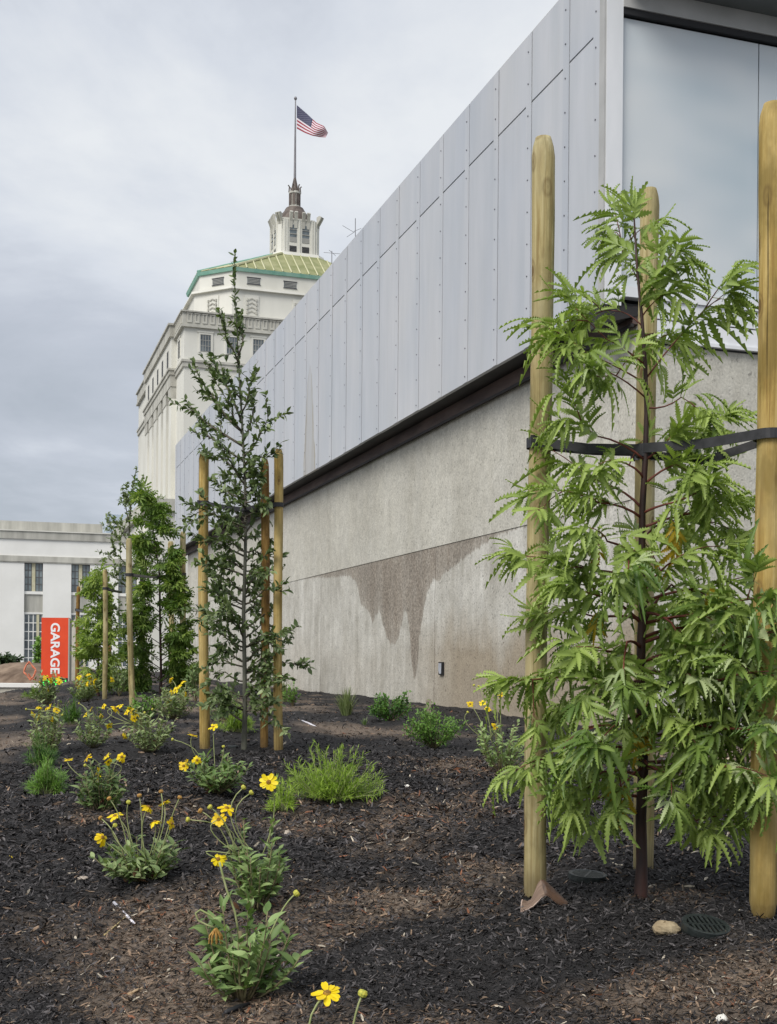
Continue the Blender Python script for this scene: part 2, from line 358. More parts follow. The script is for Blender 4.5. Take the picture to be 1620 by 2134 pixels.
M['dry_leaf'] = pm('dry_leaf', (0.26, 0.17, 0.09), (0.45, 0.33, 0.20), 60, 0.8)
M['steel_box'] = pm('grey_box_cover', (0.34, 0.36, 0.40), (0.44, 0.46, 0.50), 10, 0.5)
M['peg'] = pm('weathered_peg', (0.22, 0.18, 0.14), (0.34, 0.29, 0.23), 20, 0.85)

# ------------------------------------------------------------------ ground
def grid_mesh(xs_of_y, ys, name):
    """terrain rows at the given y, each with its own x samples"""
    X = np.array([xs_of_y(y) for y in ys]); Y = np.repeat(np.array(ys)[:, None], X.shape[1], 1)
    return X, Y
def patch(x, y):
    """0 = black mulch, 1 = bare brown soil with pale chips"""
    p = 0.55 + 1.5 * vnoise(x * 0.9 + 5, y * 0.7, 11) + 0.9 * vnoise(x * 2.6, y * 2.2, 12) + 0.5 * vnoise(x * 8, y * 7, 13)
    p = (p - 0.62) * 1.5
    for (cx, cy, r, a) in BLOBS:
        p = p + a * np.exp(-((x - cx) ** 2 + (y - cy) ** 2) / (r * r))
    return np.clip(p, 0, 1)
BLOBS = []
for px, py, r, a in ((1480, 2080, .25, 1.2), (1560, 1990, .2, .9), (1130, 1980, .35, -1.2), (930, 1700, .5, .8), (1000, 1600, .7, .9), (830, 1530, .9, .7),
                     (760, 2000, .35, -1.2), (260, 1880, .3, .8), (150, 1960, .25, .6), (430, 2080, .22, .8), (330, 2020, .2, .5), (100, 1700, .5, .3), (650, 1570, .7, -1.2), (560, 1960, .25, .5),
                     (1350, 1890, .22, .8), (1180, 1870, .25, -1), (1560, 1850, .3, -.7), (880, 1850, .4, .3), (300, 1640, .8, -.9), (760, 1480, .8, -.8), (80, 2100, .25, -.4), (90, 1900, .25, -.5), (640, 1830, .35, -.5)):
    g = ray(px, py); d = 0.66 / -g.z; BLOBS.append((g.x * d, d, r, a))
def mixcol(p, dark, brown):
    return dark[None] * (1 - p[:, None]) + brown[None] * p[:, None]
ys = list(np.geomspace(1.5, 44, 620))
def xs_of_y(y):
    lo = max(-0.44 * y - 3.4, -16.0)
    hi = min(0.42 * y + 0.5, 6.55 - 0.326 * y)
    return np.concatenate([np.linspace(lo, -0.40 * y - .25, 70)[:-1], np.linspace(-0.40 * y - .25, hi, 400)])
X, Y = grid_mesh(xs_of_y, ys, 'mulch_bed'); Z = hz(X, Y)
nr, ncol = X.shape
me = bpy.data.meshes.new('mulch_bed')
idx = np.arange(nr * ncol).reshape(nr, ncol)
quads = np.stack([idx[:-1, :-1], idx[:-1, 1:], idx[1:, 1:], idx[1:, :-1]], -1).reshape(-1, 4)
def np_mesh(me, V, Q, col=None, tint=None):
    k = Q.shape[1]
    me.vertices.add(len(V)); me.vertices.foreach_set('co', np.ascontiguousarray(V, np.float32).ravel())
    me.loops.add(Q.size); me.loops.foreach_set('vertex_index', np.ascontiguousarray(Q, np.int32).ravel())
    me.polygons.add(len(Q)); me.polygons.foreach_set('loop_start', np.arange(0, Q.size, k, dtype=np.int32))
    me.update(calc_edges=True)
    if col is not None:
        a = me.color_attributes.new('col', 'FLOAT_COLOR', 'POINT')
        a.data.foreach_set('color', np.concatenate([col, np.ones((len(V), 1))], 1).astype(np.float32).ravel())
    if tint is not None:
        a = me.attributes.new('tint', 'FLOAT', 'POINT'); a.data.foreach_set('value', np.asarray(tint, np.float32))
x, y = X.ravel(), Y.ravel(); p = patch(x, y)
np_mesh(me, np.stack([x, y, Z.ravel()], 1), quads, mixcol(p, np.array([.021, .0195, .0195]), np.array([.165, .128, .098])))
bed = tag(link_mesh('mulch_bed', me, M['mulch'], None, True), 'sloping planting bed of black bark mulch with bare brown patches', 'planting bed', kind='structure')
# the chips of bark lying on it
def chips(n, d0, d1, lmin, lmax, wr):
    u = NR.random(n); d = np.exp(np.log(d0) + u * (np.log(d1) - np.log(d0)))
    x = (-0.42 + 0.80 * NR.random(n)) * d; far = NR.random(n) < .16; x = np.where(far, -0.42 * d - 2.6 * NR.random(n) ** 1.3, x); keep = x < 5.7 - 0.326 * d; x, d = x[keep], d[keep]; n = len(x)
    z = hz(x, d); p = patch(x, d)
    sc_ = np.clip(d / 3.2, 0.75, 1.7)
    ln = (lmin + (lmax - lmin) * NR.random(n) ** 2.2) * sc_; wd = ln * (wr[0] + (wr[1] - wr[0]) * NR.random(n))
    a = NR.random(n) * 2 * np.pi; tilt = NR.normal(0, 0.33, n); roll = NR.normal(0, 0.5, n)
    ux = np.stack([np.cos(a) * np.cos(tilt), np.sin(a) * np.cos(tilt), np.sin(tilt)], 1)
    s = np.stack([-np.sin(a), np.cos(a), np.zeros(n)], 1); up = np.cross(ux, s)
    vx = s * np.cos(roll)[:, None] + up * np.sin(roll)[:, None]
    c = np.stack([x, d, z + 0.25 * ln * np.abs(np.sin(tilt)) + 0.3 * wd + 0.001], 1)
    hl, hw = ux * ln[:, None] / 2, vx * wd[:, None] / 2
    mid = up * (ln * NR.normal(0, 0.06, n))[:, None]
    V = np.stack([c - hl - hw * .5, c - hl * .9 + hw * .7, c + mid - hw, c + mid + hw, c + hl - hw * .4, c + hl * .85 + hw * .6], 1).reshape(-1, 3)
    b = np.arange(n) * 6
    Q = np.concatenate([np.stack([b, b + 2, b + 3, b + 1], 1), np.stack([b + 2, b + 4, b + 5, b + 3], 1)])
    r = NR.random(n)
    dark = np.array([.034, .031, .031])[None] * (0.4 + 3.0 * NR.random(n) ** 3)[:, None]
    tan = np.array([.165, .115, .078])[None] * (0.35 + 1.5 * NR.random(n) ** 2)[:, None]
    isT = (r < 0.05 + 0.62 * p)
    col = np.where(isT[:, None], tan, dark)
    pale = NR.random(n) < 0.004 + 0.035 * p
    col[pale] = np.array([.42, .37, .29]) * (0.5 + 0.9 * NR.random((pale.sum(), 1)))
    red = NR.random(n) < 0.05 * p
    col[red] = np.array([.20, .085, .045])
    return V, Q, np.repeat(col, 6, 0)
parts = [chips(290000, 2.0, 8, 0.006, 0.030, (0.08, 0.26)), chips(70000, 6.5, 27, 0.008, 0.03, (0.12, 0.35)), chips(14000, 2.05, 9, 0.004, 0.013, (0.4, 0.9))]
off = 0; Vs, Qs, Cs = [], [], []
for V, Q, c in parts: Vs.append(V); Qs.append(Q + off); Cs.append(c); off += len(V)
me = bpy.data.meshes.new('bark_chips'); np_mesh(me, np.concatenate(Vs), np.concatenate(Qs), np.concatenate(Cs))
tag(link_mesh('bark_chips', me, M['chip']), 'loose shredded bark chips covering the planting bed', 'mulch', kind='stuff')
# ground of the street beyond
mb = MB(); s_ = 2500; mb.add([(-s_, -200, -3.2), (s_, -200, -3.2), (s_, s_, -3.2), (-s_, s_, -3.2)], [(0, 1, 2, 3)])
tag(mb.build('ground', M['asphalt']), 'grey street paving beyond the planting bed', 'ground', kind='structure')

# ------------------------------------------------------------------ metal clad building
def plane_pt(px, K):            # point on wall line X = K - .326 Y seen at column px (horizon row)
    u = (px - CX) / F; d = K / (u + 0.326); return Vector((u * d, d, 0))
O = plane_pt(1253, 5.51); MF = Frame(O)
mus = thing('clad_building', 'long concrete building with pale metal cladding panels above a dark recess', 'building', O, PHI)
st_t, _ = MF.at_x(645, 985, 0)
M['clad'] = cladding('pale_metal_cladding', (st_t, 3.23, 5.15))
ZT, ZJ, ZB = 6.50, 5.77, 3.23
TEND = 27.9; W = 0.867
edges = [0.10] + [0.73 + W * k for k in range(32) if 0.73 + W * k < TEND - 0.2] + [TEND]
for i in range(len(edges) - 1):
    t0, t1 = edges[i] + 0.005, edges[i + 1] - 0.005
    fl = 0.13
    off = R.uniform(-0.003, 0.003)
    lo = MB().box(off, 0.05, t0, t1, ZB + R.uniform(-.004, .004), ZJ - 0.010).build('cladding_panel', M['clad'], mus)
    MB().box(off, 0.05, t0, t1, ZJ + 0.010, ZT).build('cladding_panel', M['clad'], mus)
    MB().box(-0.006, off - 0.0005 if off > -0.005 else 0, t0, t0 + fl, ZB + 0.002, ZT - 0.002).build('seam_flange', M['clad'], lo)
    rv = MB()
    for k in range(10):
        zc = ZT - 0.18 - k * 0.335
        if zc < ZB + 0.05: break
        n = 8; pr = [(-0.0125, t0 + 0.075 + 0.0085 * math.cos(2 * math.pi * j / n), zc + 0.0085 * math.sin(2 * math.pi * j / n)) for j in range(n)]
        rv.add(pr + [(-0.005, a, b) for _, a, b in pr], [tuple(range(n - 1, -1, -1))] + [(j, (j + 1) % n, n + (j + 1) % n, n + j) for j in range(n)])
    tag(rv.build('rivets', M['rivet'], lo), kind='stuff')
MB().box(0.055, 0.30, 0.12, TEND - 0.01, ZB + 0.03, ZT - 0.02).build('backing_wall', M['dark_gap'], mus)
MB().box(0.02, 0.6, 0.1, TEND, ZT + 0.001, ZT + 0.03).build('roof_edge', M['grey_trim'], mus)
MB().box(0.012, 0.5, 0.02, TEND, ZB + 0.004, ZB + 0.028).build('recess_soffit', M['soffit'], mus)
MB().box(0.30, 0.52, -0.0, TEND - 0.3, 3.07, ZB + 0.002).build('recess_beam', M['beam'], mus)
MB().box(0.285, 0.31, -0.0, TEND - 0.3, 3.045, 3.075).build('drip_edge', M['soffit'], mus)
# concrete: upper lift light, lower lift stained; boundary of the dark wash traced along the wall
pts = [(400, 1222), (520, 1212), (540, 1240), (548, 1300), (556, 1225), (600, 1207), (640, 1206), (672, 1204), (700, 1205), (715, 1201), (728, 1203), (742, 1212), (752, 1262), (768, 1275), (776, 1300), (790, 1270), (800, 1315), (812, 1342), (822, 1345),
       (832, 1325), (844, 1262), (851, 1300), (857, 1380), (864, 1440), (874, 1330), (880, 1280), (889, 1238), (904, 1200), (911, 1218), (925, 1195), (950, 1178), (985, 1150), (1030, 1122), (1070, 1105), (1100, 1098), (1230, 1068), (1300, 1050)]
curve = [MF.at_x(px, py, 0.36) for px, py in pts]
curve.sort()
def concrete(name, lower, side=False):
    m, t, b = newmat(name)
    v = objco(t); s = N(t, 'ShaderNodeSeparateXYZ'); L(t, v, s.inputs[0])
    big = noise(t, objco(t, (1, 1, 0.5)), 0.9, 5); st = math_node(t, 'ADD', math_node(t, 'MULTIPLY', noise(t, objco(t, (1.6, 1.6, 0.25)), 1.7, 8, 0.72), 0.6), math_node(t, 'MULTIPLY', noise(t, v, 1.6, 6, 0.65), 0.4)); fine = noise(t, v, 38, 5, 0.7)
    vo = N(t, 'ShaderNodeTexVoronoi'); vo.inputs['Scale'].default_value = 15; L(t, v, vo.inputs['Vector'])
    pit = ramp(t, vo.outputs['Distance'], [(0.10, 1.0), (0.24, 0.0)])
    pk = ramp(t, noise(t, v, 9, 2), [(0.48, 0.0), (0.62, 1.0)])
    if not lower:
        c = ramp(t, big, [(0.3, (0.46, 0.44, 0.38)), (0.7, (0.59, 0.57, 0.50))])
        c = mixc(t, math_node(t, 'MULTIPLY', ramp(t, st, [(0.45, 0.0), (0.7, 1.0)]), 0.5), c, (0.66, 0.65, 0.60))
        c = mixc(t, math_node(t, 'MULTIPLY', math_node(t, 'MULTIPLY', pit, pk), 0.45), c, (0.12, 0.10, 0.085))
    else:
        zlo, zhi, tmax = -0.9, 1.5, 28.0
        fc = N(t, 'ShaderNodeFloatCurve'); cv = fc.mapping.curves[0]
        P_ = [(max(0, a / tmax), min(1, max(0, (z - zlo) / (zhi - zlo)))) for a, z in curve]
        P_ = [(0, 1.0)] + [q for q in P_ if 0.002 < q[0] < 0.998] + [(1, 1.0)]
        while len(cv.points) < len(P_): cv.points.new(0.5, 0.5)
        for q, pt in zip(P_, cv.points): pt.location = q; pt.handle_type = 'VECTOR'
        fc.mapping.update()
        wob = math_node(t, 'MULTIPLY', math_node(t, 'SUBTRACT', noise(t, objco(t, (3, 3, 0.6)), 3.0, 6, 0.7), 0.5), 0.16)
        L(t, math_node(t, 'DIVIDE', math_node(t, 'ADD', s.outputs[1], wob), tmax), fc.inputs['Value'])
        zb = math_node(t, 'ADD', math_node(t, 'MULTIPLY', fc.outputs[0], zhi - zlo), zlo)
        above = math_node(t, 'SUBTRACT', math_node(t, 'ADD', s.outputs[2], wob), zb)
        wob2 = math_node(t, 'MULTIPLY', math_node(t, 'SUBTRACT', noise(t, objco(t, (5, 5, 1.2)), 4.0, 8, 0.8), 0.5), 0.22)
        dark = ramp(t, math_node(t, 'ADD', above, wob2), [(0.0, 0.0), (0.02, 0.78), (0.12, 0.92), (0.4, 1.0)])
        dark = math_node(t, 'MULTIPLY', dark, ramp(t, noise(t, objco(t, (2.5, 2.5, 0.5)), 1.8, 7, 0.7), [(0.34, 0.76), (0.6, 1.0)]))
        wash = ramp(t, st, [(0.36, (0.38, 0.36, 0.31)), (0.62, (0.68, 0.665, 0.61))])
        foot = ramp(t, math_node(t, 'ADD', s.outputs[2], math_node(t, 'MULTIPLY', math_node(t, 'SUBTRACT', big, 0.5), 1.6)), [(0.0, 1.0), (0.55, 0.0)])
        near = ramp(t, math_node(t, 'DIVIDE', s.outputs[1], 10.0), [(0.45, 1.0), (0.66, 0.0)])
        wash = mixc(t, math_node(t, 'MULTIPLY', foot, math_node(t, 'ADD', math_node(t, 'MULTIPLY', near, 0.75), 0.18)), wash, (0.34, 0.285, 0.21))
        agg = ramp(t, noise(t, v, 22, 6, 0.8), [(0.36, (0.15, 0.125, 0.10)), (0.64, (0.40, 0.35, 0.29))])
        c = mixc(t, dark, wash, mixc(t, 1.0, agg, ramp(t, big, [(0.3, 0.8), (0.7, 1.2)]), 'MULTIPLY'))
        c = mixc(t, math_node(t, 'MULTIPLY', math_node(t, 'MULTIPLY', pit, pk), 0.6), c, (0.10, 0.085, 0.07))
    c = mixc(t, 1.0, c, ramp(t, fine, [(0.25, 0.72), (0.75, 1.25)]), 'MULTIPLY')
    spk = ramp(t, noise(t, v, 15 if side else 19, 5, 0.75), [(0.33, 0.42), (0.43, 1.0)])
    mott = ramp(t, noise(t, v, 5.5, 6, 0.7), [(0.3, 0.84), (0.7, 1.12)])
    c = mixc(t, 0.9 if (lower or side) else 0.45, c, mixc(t, 1.0, c, spk, 'MULTIPLY')); c = mixc(t, 1.0, c, mott, 'MULTIPLY')
    L(t, c, b.inputs['Base Color']); b.inputs['Roughness'].default_value = 0.9; b.inputs['Specular IOR Level'].default_value = 0.25
    bump(t, b, math_node(t, 'SUBTRACT', fine, math_node(t, 'MULTIPLY', pit, 0.7)), 0.35, 0.01)
    return m
M['conc_up'] = concrete('board_marked_concrete', False); M['conc_lo'] = concrete('washed_aggregate_concrete', True)
M['conc_side'] = concrete('pebbled_concrete', False, True)
up = MB().box(0.36, 6, 0.035, TEND - 0.35, 1.47, 3.069).build('concrete_wall', M['conc_up'], mus)
lo = MB().box(0.368, 6.01, 0.043, TEND - 0.36, -2.2, 1.468).build('concrete_wall', M['conc_lo'], mus)
tag(lo, 'lower concrete wall with peeling pale wash over brown aggregate')
for px in (907, 668):                     # hairline joints and a crack down the lower wall
    tt, _ = MF.at_x(px, 1300, 0.36)
    mb = MB(); zc = 1.45; yy = tt; path = []
    while zc > -0.8:
        path.append((yy, zc)); zc -= R.uniform(.1, .22); yy += R.uniform(-.012, .012)
    for (a, b_), (c_, d_) in zip(path, path[1:]):
        mb.add([(0.3665, a - .004, b_), (0.3665, a + .004, b_), (0.3665, c_ + .004, d_), (0.3665, c_ - .004, d_)], [(0, 1, 2, 3)])
    mb.build('wall_crack', M['dark_stone'], lo)
# right-hand face: corner post, frosted panes, fascia, sill
MB().box(0.0, 0.167, -0.02, 0.095, 3.22, 7.4).build('corner_post', M['white_trim'], mus)
MB().box(-0.02, 0.0, -0.012, 0.085, 3.22, 7.4).build('corner_trim', M['grey_trim'], mus)
xs = [0.172, 1.652, 3.15, 4.65, 6.0]
for a, b_ in zip(xs, xs[1:]):
    MB().box(a + 0.006, b_ - 0.006, 0.03, 0.06, 3.40, 5.885).build('frosted_pane', M['frost'], mus)
MB().box(0.168, 6, 0.07, 0.3, 3.3, 6.1).build('pane_backing', M['dark_gap'], mus)
MB().box(0.168, 6, -0.015, 0.068, 5.90, 5.955).build('black_head_channel', M['black'], mus)
MB().box(0.168, 6, -0.03, 0.068, 5.957, 6.14).build('fascia', M['grey_trim'], mus)
MB().box(0.168, 6, -0.42, 0.3, 6.142, 6.34).build('roof_soffit', M['dark_trim'], mus)
MB().box(0.168, 6, -0.445, -0.422, 6.15, 6.5).build('roof_fascia', M['white_trim'], mus)
MB().box(0.168, 6, -0.05, 0.05, 3.30, 3.397).build('sill', M['white_trim'], mus)
for a, b_ in ((0.46, 3.3), (3.31, 6)):
    MB().box(a, b_, -0.03, 0.05, 3.135, 3.298).build('sill_plate', M['white_trim'], mus)
    MB().box(a, b_, -0.036, 0.05, 2.95, 3.118).build('sill_plate', M['white_trim'], mus)
MB().box(0.46, 6, -0.06, 0.05, 2.915, 2.948).build('sill_flange', M['white_trim'], mus)
MB().box(0.40, 6, -0.01, 0.045, 2.90, 3.13).build('sill_gap', M['black'], mus)
mb = MB(); mb.add([(0.0, -0.01, 3.05), (0.0, -0.01, 3.225), (0.62, -0.01, 3.225), (0.0, 0.3, 3.05), (0.0, 0.3, 3.225), (0.62, 0.3, 3.225)], [(0, 2, 1), (3, 4, 5), (0, 1, 4, 3), (1, 2, 5, 4), (2, 0, 3, 5)])
mb.build('recess_end_cap', M['soffit'], mus)
MB().box(0.368, 6, 0.0, 0.034, -2.2, 2.899).build('concrete_wall', M['conc_side'], mus)
# cover box low on the concrete and the lamp far along it
t0, z0 = MF.at_x(921, 1393, 0.36)
bx = thing('junction_box', 'small grey cover box fixed low on the concrete wall', 'box', O + E1 * 0.36 + E2 * t0 + Vector((0, 0, z0)), PHI)
MB().box(-0.02, 0.02, -0.075, 0.075, -0.085, 0.085).build('box_rim', M['black'], bx)
mb = MB(); mb.add([(-.028, -.055, .07), (-.028, .055, .07), (-.028, .06, -.02), (-.028, .03, -.07), (-.028, -.05, -.07)], [(0, 1, 2, 3, 4)]); mb.build('cover_plate', M['steel_box'], bx)
t0, z0 = MF.at_x(374, 1184, 0.36)
lm = thing('wall_lamp', 'black cylindrical wall lamp at far end of concrete wall', 'lamp', O + E1 * 0.36 + E2 * t0 + Vector((0, 0, z0)), PHI)
MB().lathe([(0.0, -.28), (.13, -.28), (.14, -.1), (.14, .18), (.12, .26), (0, .27)], 14, (-.22, 0, 0)).build('lamp_body', M['black'], lm)
MB().box(-.12, .0, -.05, .05, -.06, .08).build('bracket', M['black'], lm)

# ------------------------------------------------------------------ courthouse
A = P(382, 1000, 100); A.z = 0; CF = Frame(A)
ch = thing('tower_courthouse', 'tall pale stone courthouse with green roof and lantern under a flagpole', 'building', A, PHI)
ZC = 28.6
MB().box(0, 30, 0, 34, -4, ZC - 1.2).build('main_block', M['stone'], ch)
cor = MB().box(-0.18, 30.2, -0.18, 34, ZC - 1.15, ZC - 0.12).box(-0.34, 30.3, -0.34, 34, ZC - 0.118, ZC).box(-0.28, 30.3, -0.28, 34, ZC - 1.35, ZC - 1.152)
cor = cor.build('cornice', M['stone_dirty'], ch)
blk = MB().box(-.20, -.09, -.06, .0, -.36, .36).box(.09, .20, -.06, .0, -.36, .36).box(-.088, .088, -.06, 0, -.36, -.2).box(-.25, .25, -.09, -.001, .362, .43)
bm_ = bpy.data.meshes.new('frieze_block'); bm_.from_pydata(blk.v, [], blk.f); bm_.materials.append(M['stone_dirty'])
for k in range(34): inst('frieze_block', bm_, cor, Matrix.Translation((0.4 + 0.64 * k, -0.182, ZC - 0.62)))
for k in range(6): inst('frieze_block', bm_, cor, Matrix.Translation((-0.182, 0.5 + 0.64 * k, ZC - 0.62)) @ Matrix.Rotation(-math.pi / 2, 4, 'Z'))
for z0, z1, o in ((24.35, 24.55, .22), (23.95, 24.348, .14)):
    MB().box(-o, 30, -o, 34, z0, z1).build('string_course', M['stone_dirty'], ch)
def window(parent, x0, x1, z0, z1, y=0.0, cols=3, rows=4, side=None, glass='glass', frame='frame_dark', sill=True, surround=None):
    """window set in a face y = const (side None) or x = const (side = x value, x0/x1 run along y)"""
    def bx(a0, a1, d0, d1, c0, c1, mb):
        if side is None: mb.box(a0, a1, y + d0, y + d1, c0, c1)
        else: mb.box(side + d0, side + d1, a0, a1, c0, c1)
        return mb
    wn = bx(x0, x1, -0.004, 0.3, z0, z1, MB()).build('window', M[glass], parent)
    fr = MB(); wdt = x1 - x0; tb = min(0.07, wdt * .06)
    for k in range(cols + 1):
        xc = x0 + wdt * k / cols; bx(max(x0, xc - tb / 2), min(x1, xc + tb / 2), -0.03, -0.005, z0, z1, fr)
    for k in range(rows + 1):
        zc = z0 + (z1 - z0) * k / rows; bx(x0 + .002, x1 - .002, -0.026, -0.006, max(z0, zc - tb / 2), min(z1, zc + tb / 2), fr)
    fr.build('window_frame', M[frame], wn)
    if surround:
        e = 0.16; sr = MB()
        bx(x0 - e, x0 - .004, -0.07, 0, z0 - .1, z1 + e, sr); bx(x1 + .004, x1 + e, -0.07, 0, z0 - .1, z1 + e, sr); bx(x0 - e - .1, x1 + e + .1, -0.10, 0, z1 + e + .002, z1 + e + .14, sr)
        bx(x0 - .004, x1 + .004, -.068, 0, z1 + .004, z1 + e, sr)
        sr.build('window_surround', M[surround], wn)
    return wn
for px0, px1 in ((418, 440), (473, 495), (528, 550), (584, 606)):
    a, z1 = CF.at_y(px0, 700, 0); b_, _ = CF.at_y(px1, 700, 0)
    window(ch, a, b_, 25.35, 26.75, 0, 4, 3, glass='glass', frame='recess', surround='stone')
a, _ = CF.at_x(376.5, 750, 0); b_, _ = CF.at_x(372.5, 750, 0)
window(ch, a, b_, 25.35, 26.75, cols=2, rows=3, side=0, surround='stone')
# shallow long wing on the left
wy0 = 4.5; wx = -0.44; wy1 = CF.at_x(303, 900, wx)[0]
wing = MB().box(wx, 6, wy0, wy1, 24.556, ZC - 0.9).build('wing_attic', M['stone'], ch)
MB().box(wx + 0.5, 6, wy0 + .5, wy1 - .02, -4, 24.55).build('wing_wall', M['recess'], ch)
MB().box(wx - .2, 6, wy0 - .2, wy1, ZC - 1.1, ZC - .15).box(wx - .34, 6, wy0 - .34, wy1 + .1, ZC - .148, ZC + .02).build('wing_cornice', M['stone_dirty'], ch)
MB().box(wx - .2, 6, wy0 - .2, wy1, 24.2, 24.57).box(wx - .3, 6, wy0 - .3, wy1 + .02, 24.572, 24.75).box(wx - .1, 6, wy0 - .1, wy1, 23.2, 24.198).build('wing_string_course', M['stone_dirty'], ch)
gaps = [(346, 351), (335.6, 339.8), (326, 330), (316.2, 320.2), (307.5, 311)]
gy = sorted([sorted((CF.at_x(a, 950, wx)[0], CF.at_x(b_, 950, wx)[0])) for a, b_ in gaps])
last = wy0
for g0, g1 in gy + [(wy1, wy1)]:
    pl = MB().box(wx, wx + .6, last, g0, -4, 23.19).build('pilaster', M['stone'], ch)
    MB().box(wx - .06, wx + .62, last - .03, g0 + .03, 22.2, 23.18).build('capital', M['stone_dirty'], pl)
    last = g1
for g0, g1 in gy:
    c_ = (g0 + g1) / 2
    window(ch, c_ - .42, c_ + .42, 25.35, 26.75, cols=2, rows=3, side=wx)
    MB().box(wx + .44, wx + .5, g0 + .1, g1 - .1, 20.6, 23.0).build('dark_vent', M['frame_dark'], ch)  # dark inset box near the top of each gap
# podium below
pz = (1363 - 1044) / F * 97
MB().box(-3.2, 34, -3.5, 30, -4, pz - 1.0).build('podium', M['stone'], ch)
MB().box(-3.6, 34, -3.9, 30, pz - .98, pz).build('podium_ledge', M['stone_dirty'], ch)
# chamfered tower above
def octo(cx, cy, h, k, g=None):
    g = h if g is None else g
    return [(cx - h, cy - g - k), (cx + h, cy - g - k), (cx + h + k, cy - g), (cx + h + k, cy + g), (cx + h, cy + g + k), (cx - h, cy + g + k), (cx - h - k, cy + g), (cx - h - k, cy - g)]
TC = (10.92, 6.6); TH_, TG, TK = 6.63, 3.1, 2.5
def tw(e=0.0): return octo(TC[0], TC[1], TH_ + e * 0.414, TK + e * 0.586, TG + e * 0.414)
MB().prism(tw(.6), ZC - 1, 31.0, tw(.45)).build('tower_base', M['stone'], ch)
MB().prism(tw(.75), 31.0, 31.2, tw(.7)).build('tower_ledge', M['stone'], ch)
tow = MB().prism(tw(0), 31.2, 32.7).build('tower_storey', M['stone'], ch)
MB().prism(tw(.16), 32.70, 32.99, tw(.24)).build('copper_eave', M['copper'], ch)
LH, LK = 1.50, 0.42
def lt(e=0.0): return octo(TC[0], TC[1], LH + e * .414, LK + e * .586)
ZR0, ZR1 = 33.0, 35.7
roof = MB().prism(tw(.20), ZR0 - .02, ZR1, lt(.5)).build('roof', M['roof_tile'], ch)
lo_p, hi_p = tw(.20), lt(.5)
for f_ in (0, 6, 7):                         # standing ribs on the faces in view
    a0, a1 = Vector((*lo_p[f_], ZR0)), Vector((*lo_p[(f_ + 1) % 8], ZR0)); b0, b1 = Vector((*hi_p[f_], ZR1)), Vector((*hi_p[(f_ + 1) % 8], ZR1))
    ln = (a1 - a0).length; along = (a1 - a0).normalized(); nrm = (b0 + b1 - a0 - a1).cross(along).normalized()
    if nrm.z < 0: nrm = -nrm
    k = 0.45
    while k < ln - .2:
        s0 = a0 + along * k
        # rib climbs square to the eave until it meets the hip or the lantern kerb
        t_end = 1.0
        upv = ((b0 + b1) / 2 - (a0 + a1) / 2)
        inl, inr = (b0 - a0 - upv + upv).dot(along), (a1 - b1).dot(along)
        if k < (b0 - a0).dot(along): t_end = k / (b0 - a0).dot(along)
        elif k > ln - inr: t_end = (ln - k) / inr
        e_ = s0 + upv * t_end * 0.985
        MB().tube([s0 + nrm * .03, e_ + nrm * .03], 0.075, 4).build('roof_rib', M['roof_rib'], roof)
        k += 0.78
for i in (0, 7):
    MB().tube([(*lo_p[i], ZR0 + .05), (*hi_p[i], ZR1 + .05)], .13, 6).build('hip_cap', M['copper'] if i == 7 else M['roof_rib'], roof)
# louvred openings and relief panels of the tower
def face_frame(i, poly):
    a, b_ = Vector((*poly[i], 0)), Vector((*poly[(i + 1) % 8], 0)); u = (b_ - a).normalized(); return a, u, Vector((u.y, -u.x, 0)), (b_ - a).length
def face_box(mb, fr, s0, s1, z0, z1, d0, d1):
    a, u, n, _ = fr
    q = [a + u * s0 + n * d1, a + u * s1 + n * d1, a + u * s1 + n * d0, a + u * s0 + n * d0]
    mb.prism([(p.x, p.y) for p in q], z0, z1); return mb
f0, f7 = face_frame(0, tw(0)), face_frame(7, tw(0))
def louvre(fr, s, wdt, z0=31.72, z1=32.25):
    o = face_box(MB(), fr, s - wdt / 2, s + wdt / 2, z0, z1, -.1, .01).build('louvre_opening', M['glass'], tow)
    mb = MB()
    for k in range(4): face_box(mb, fr, s - wdt / 2 + .05, s + wdt / 2 - .05, z0 + .06 + k * .12, z0 + .12 + k * .12, .012, .05)
    mb.build('louvre', M['recess'], o)
    fm = MB(); face_box(fm, fr, s - wdt / 2 - .05, s + wdt / 2 + .05, z1 + .002, z1 + .06, 0, .07); face_box(fm, fr, s - wdt / 2 - .05, s + wdt / 2 + .05, z0 - .06, z0 - .002, 0, .07); fm.build('louvre_frame', M['frame_dark'], o)
for s in (1.75, 4.95, 8.1, 11.3): louvre(f0, s, 1.12)
louvre(f7, f7[3] * .55, 1.15)
f0b, f7b = face_frame(0, tw(.53)), face_frame(7, tw(.53))
def relief(fr, s):
    pn = face_box(MB(), fr, s - .62, s + .62, 28.85, 30.6, -.05, .03).build('relief_panel', M['stone'], ch)
    mb = MB()
    for sd in (-1, 1):
        for k in range(4): face_box(mb, fr, s + sd * .40 - .07, s + sd * .40 + .07, 29.0 + k * .36, 29.22 + k * .36, .031, .12)
    mb.build('relief_leaf', M['stone_dirty'], pn)
    mb = MB()
    for k in range(4):
        for j in range(-2, 3): face_box(mb, fr, s + j * .1 - .055, s + j * .1 + .055, 29.1 + k * .36 - abs(j) * .05 + .1, 29.2 + k * .36 - abs(j) * .05 + .1, .031, .09)
    mb.build('relief_chevron', M['stone_dirty'], pn)
for s in (1.7, 5.9, 10.1): relief(f0b, s)
relief(f7b, f7b[3] * .5)
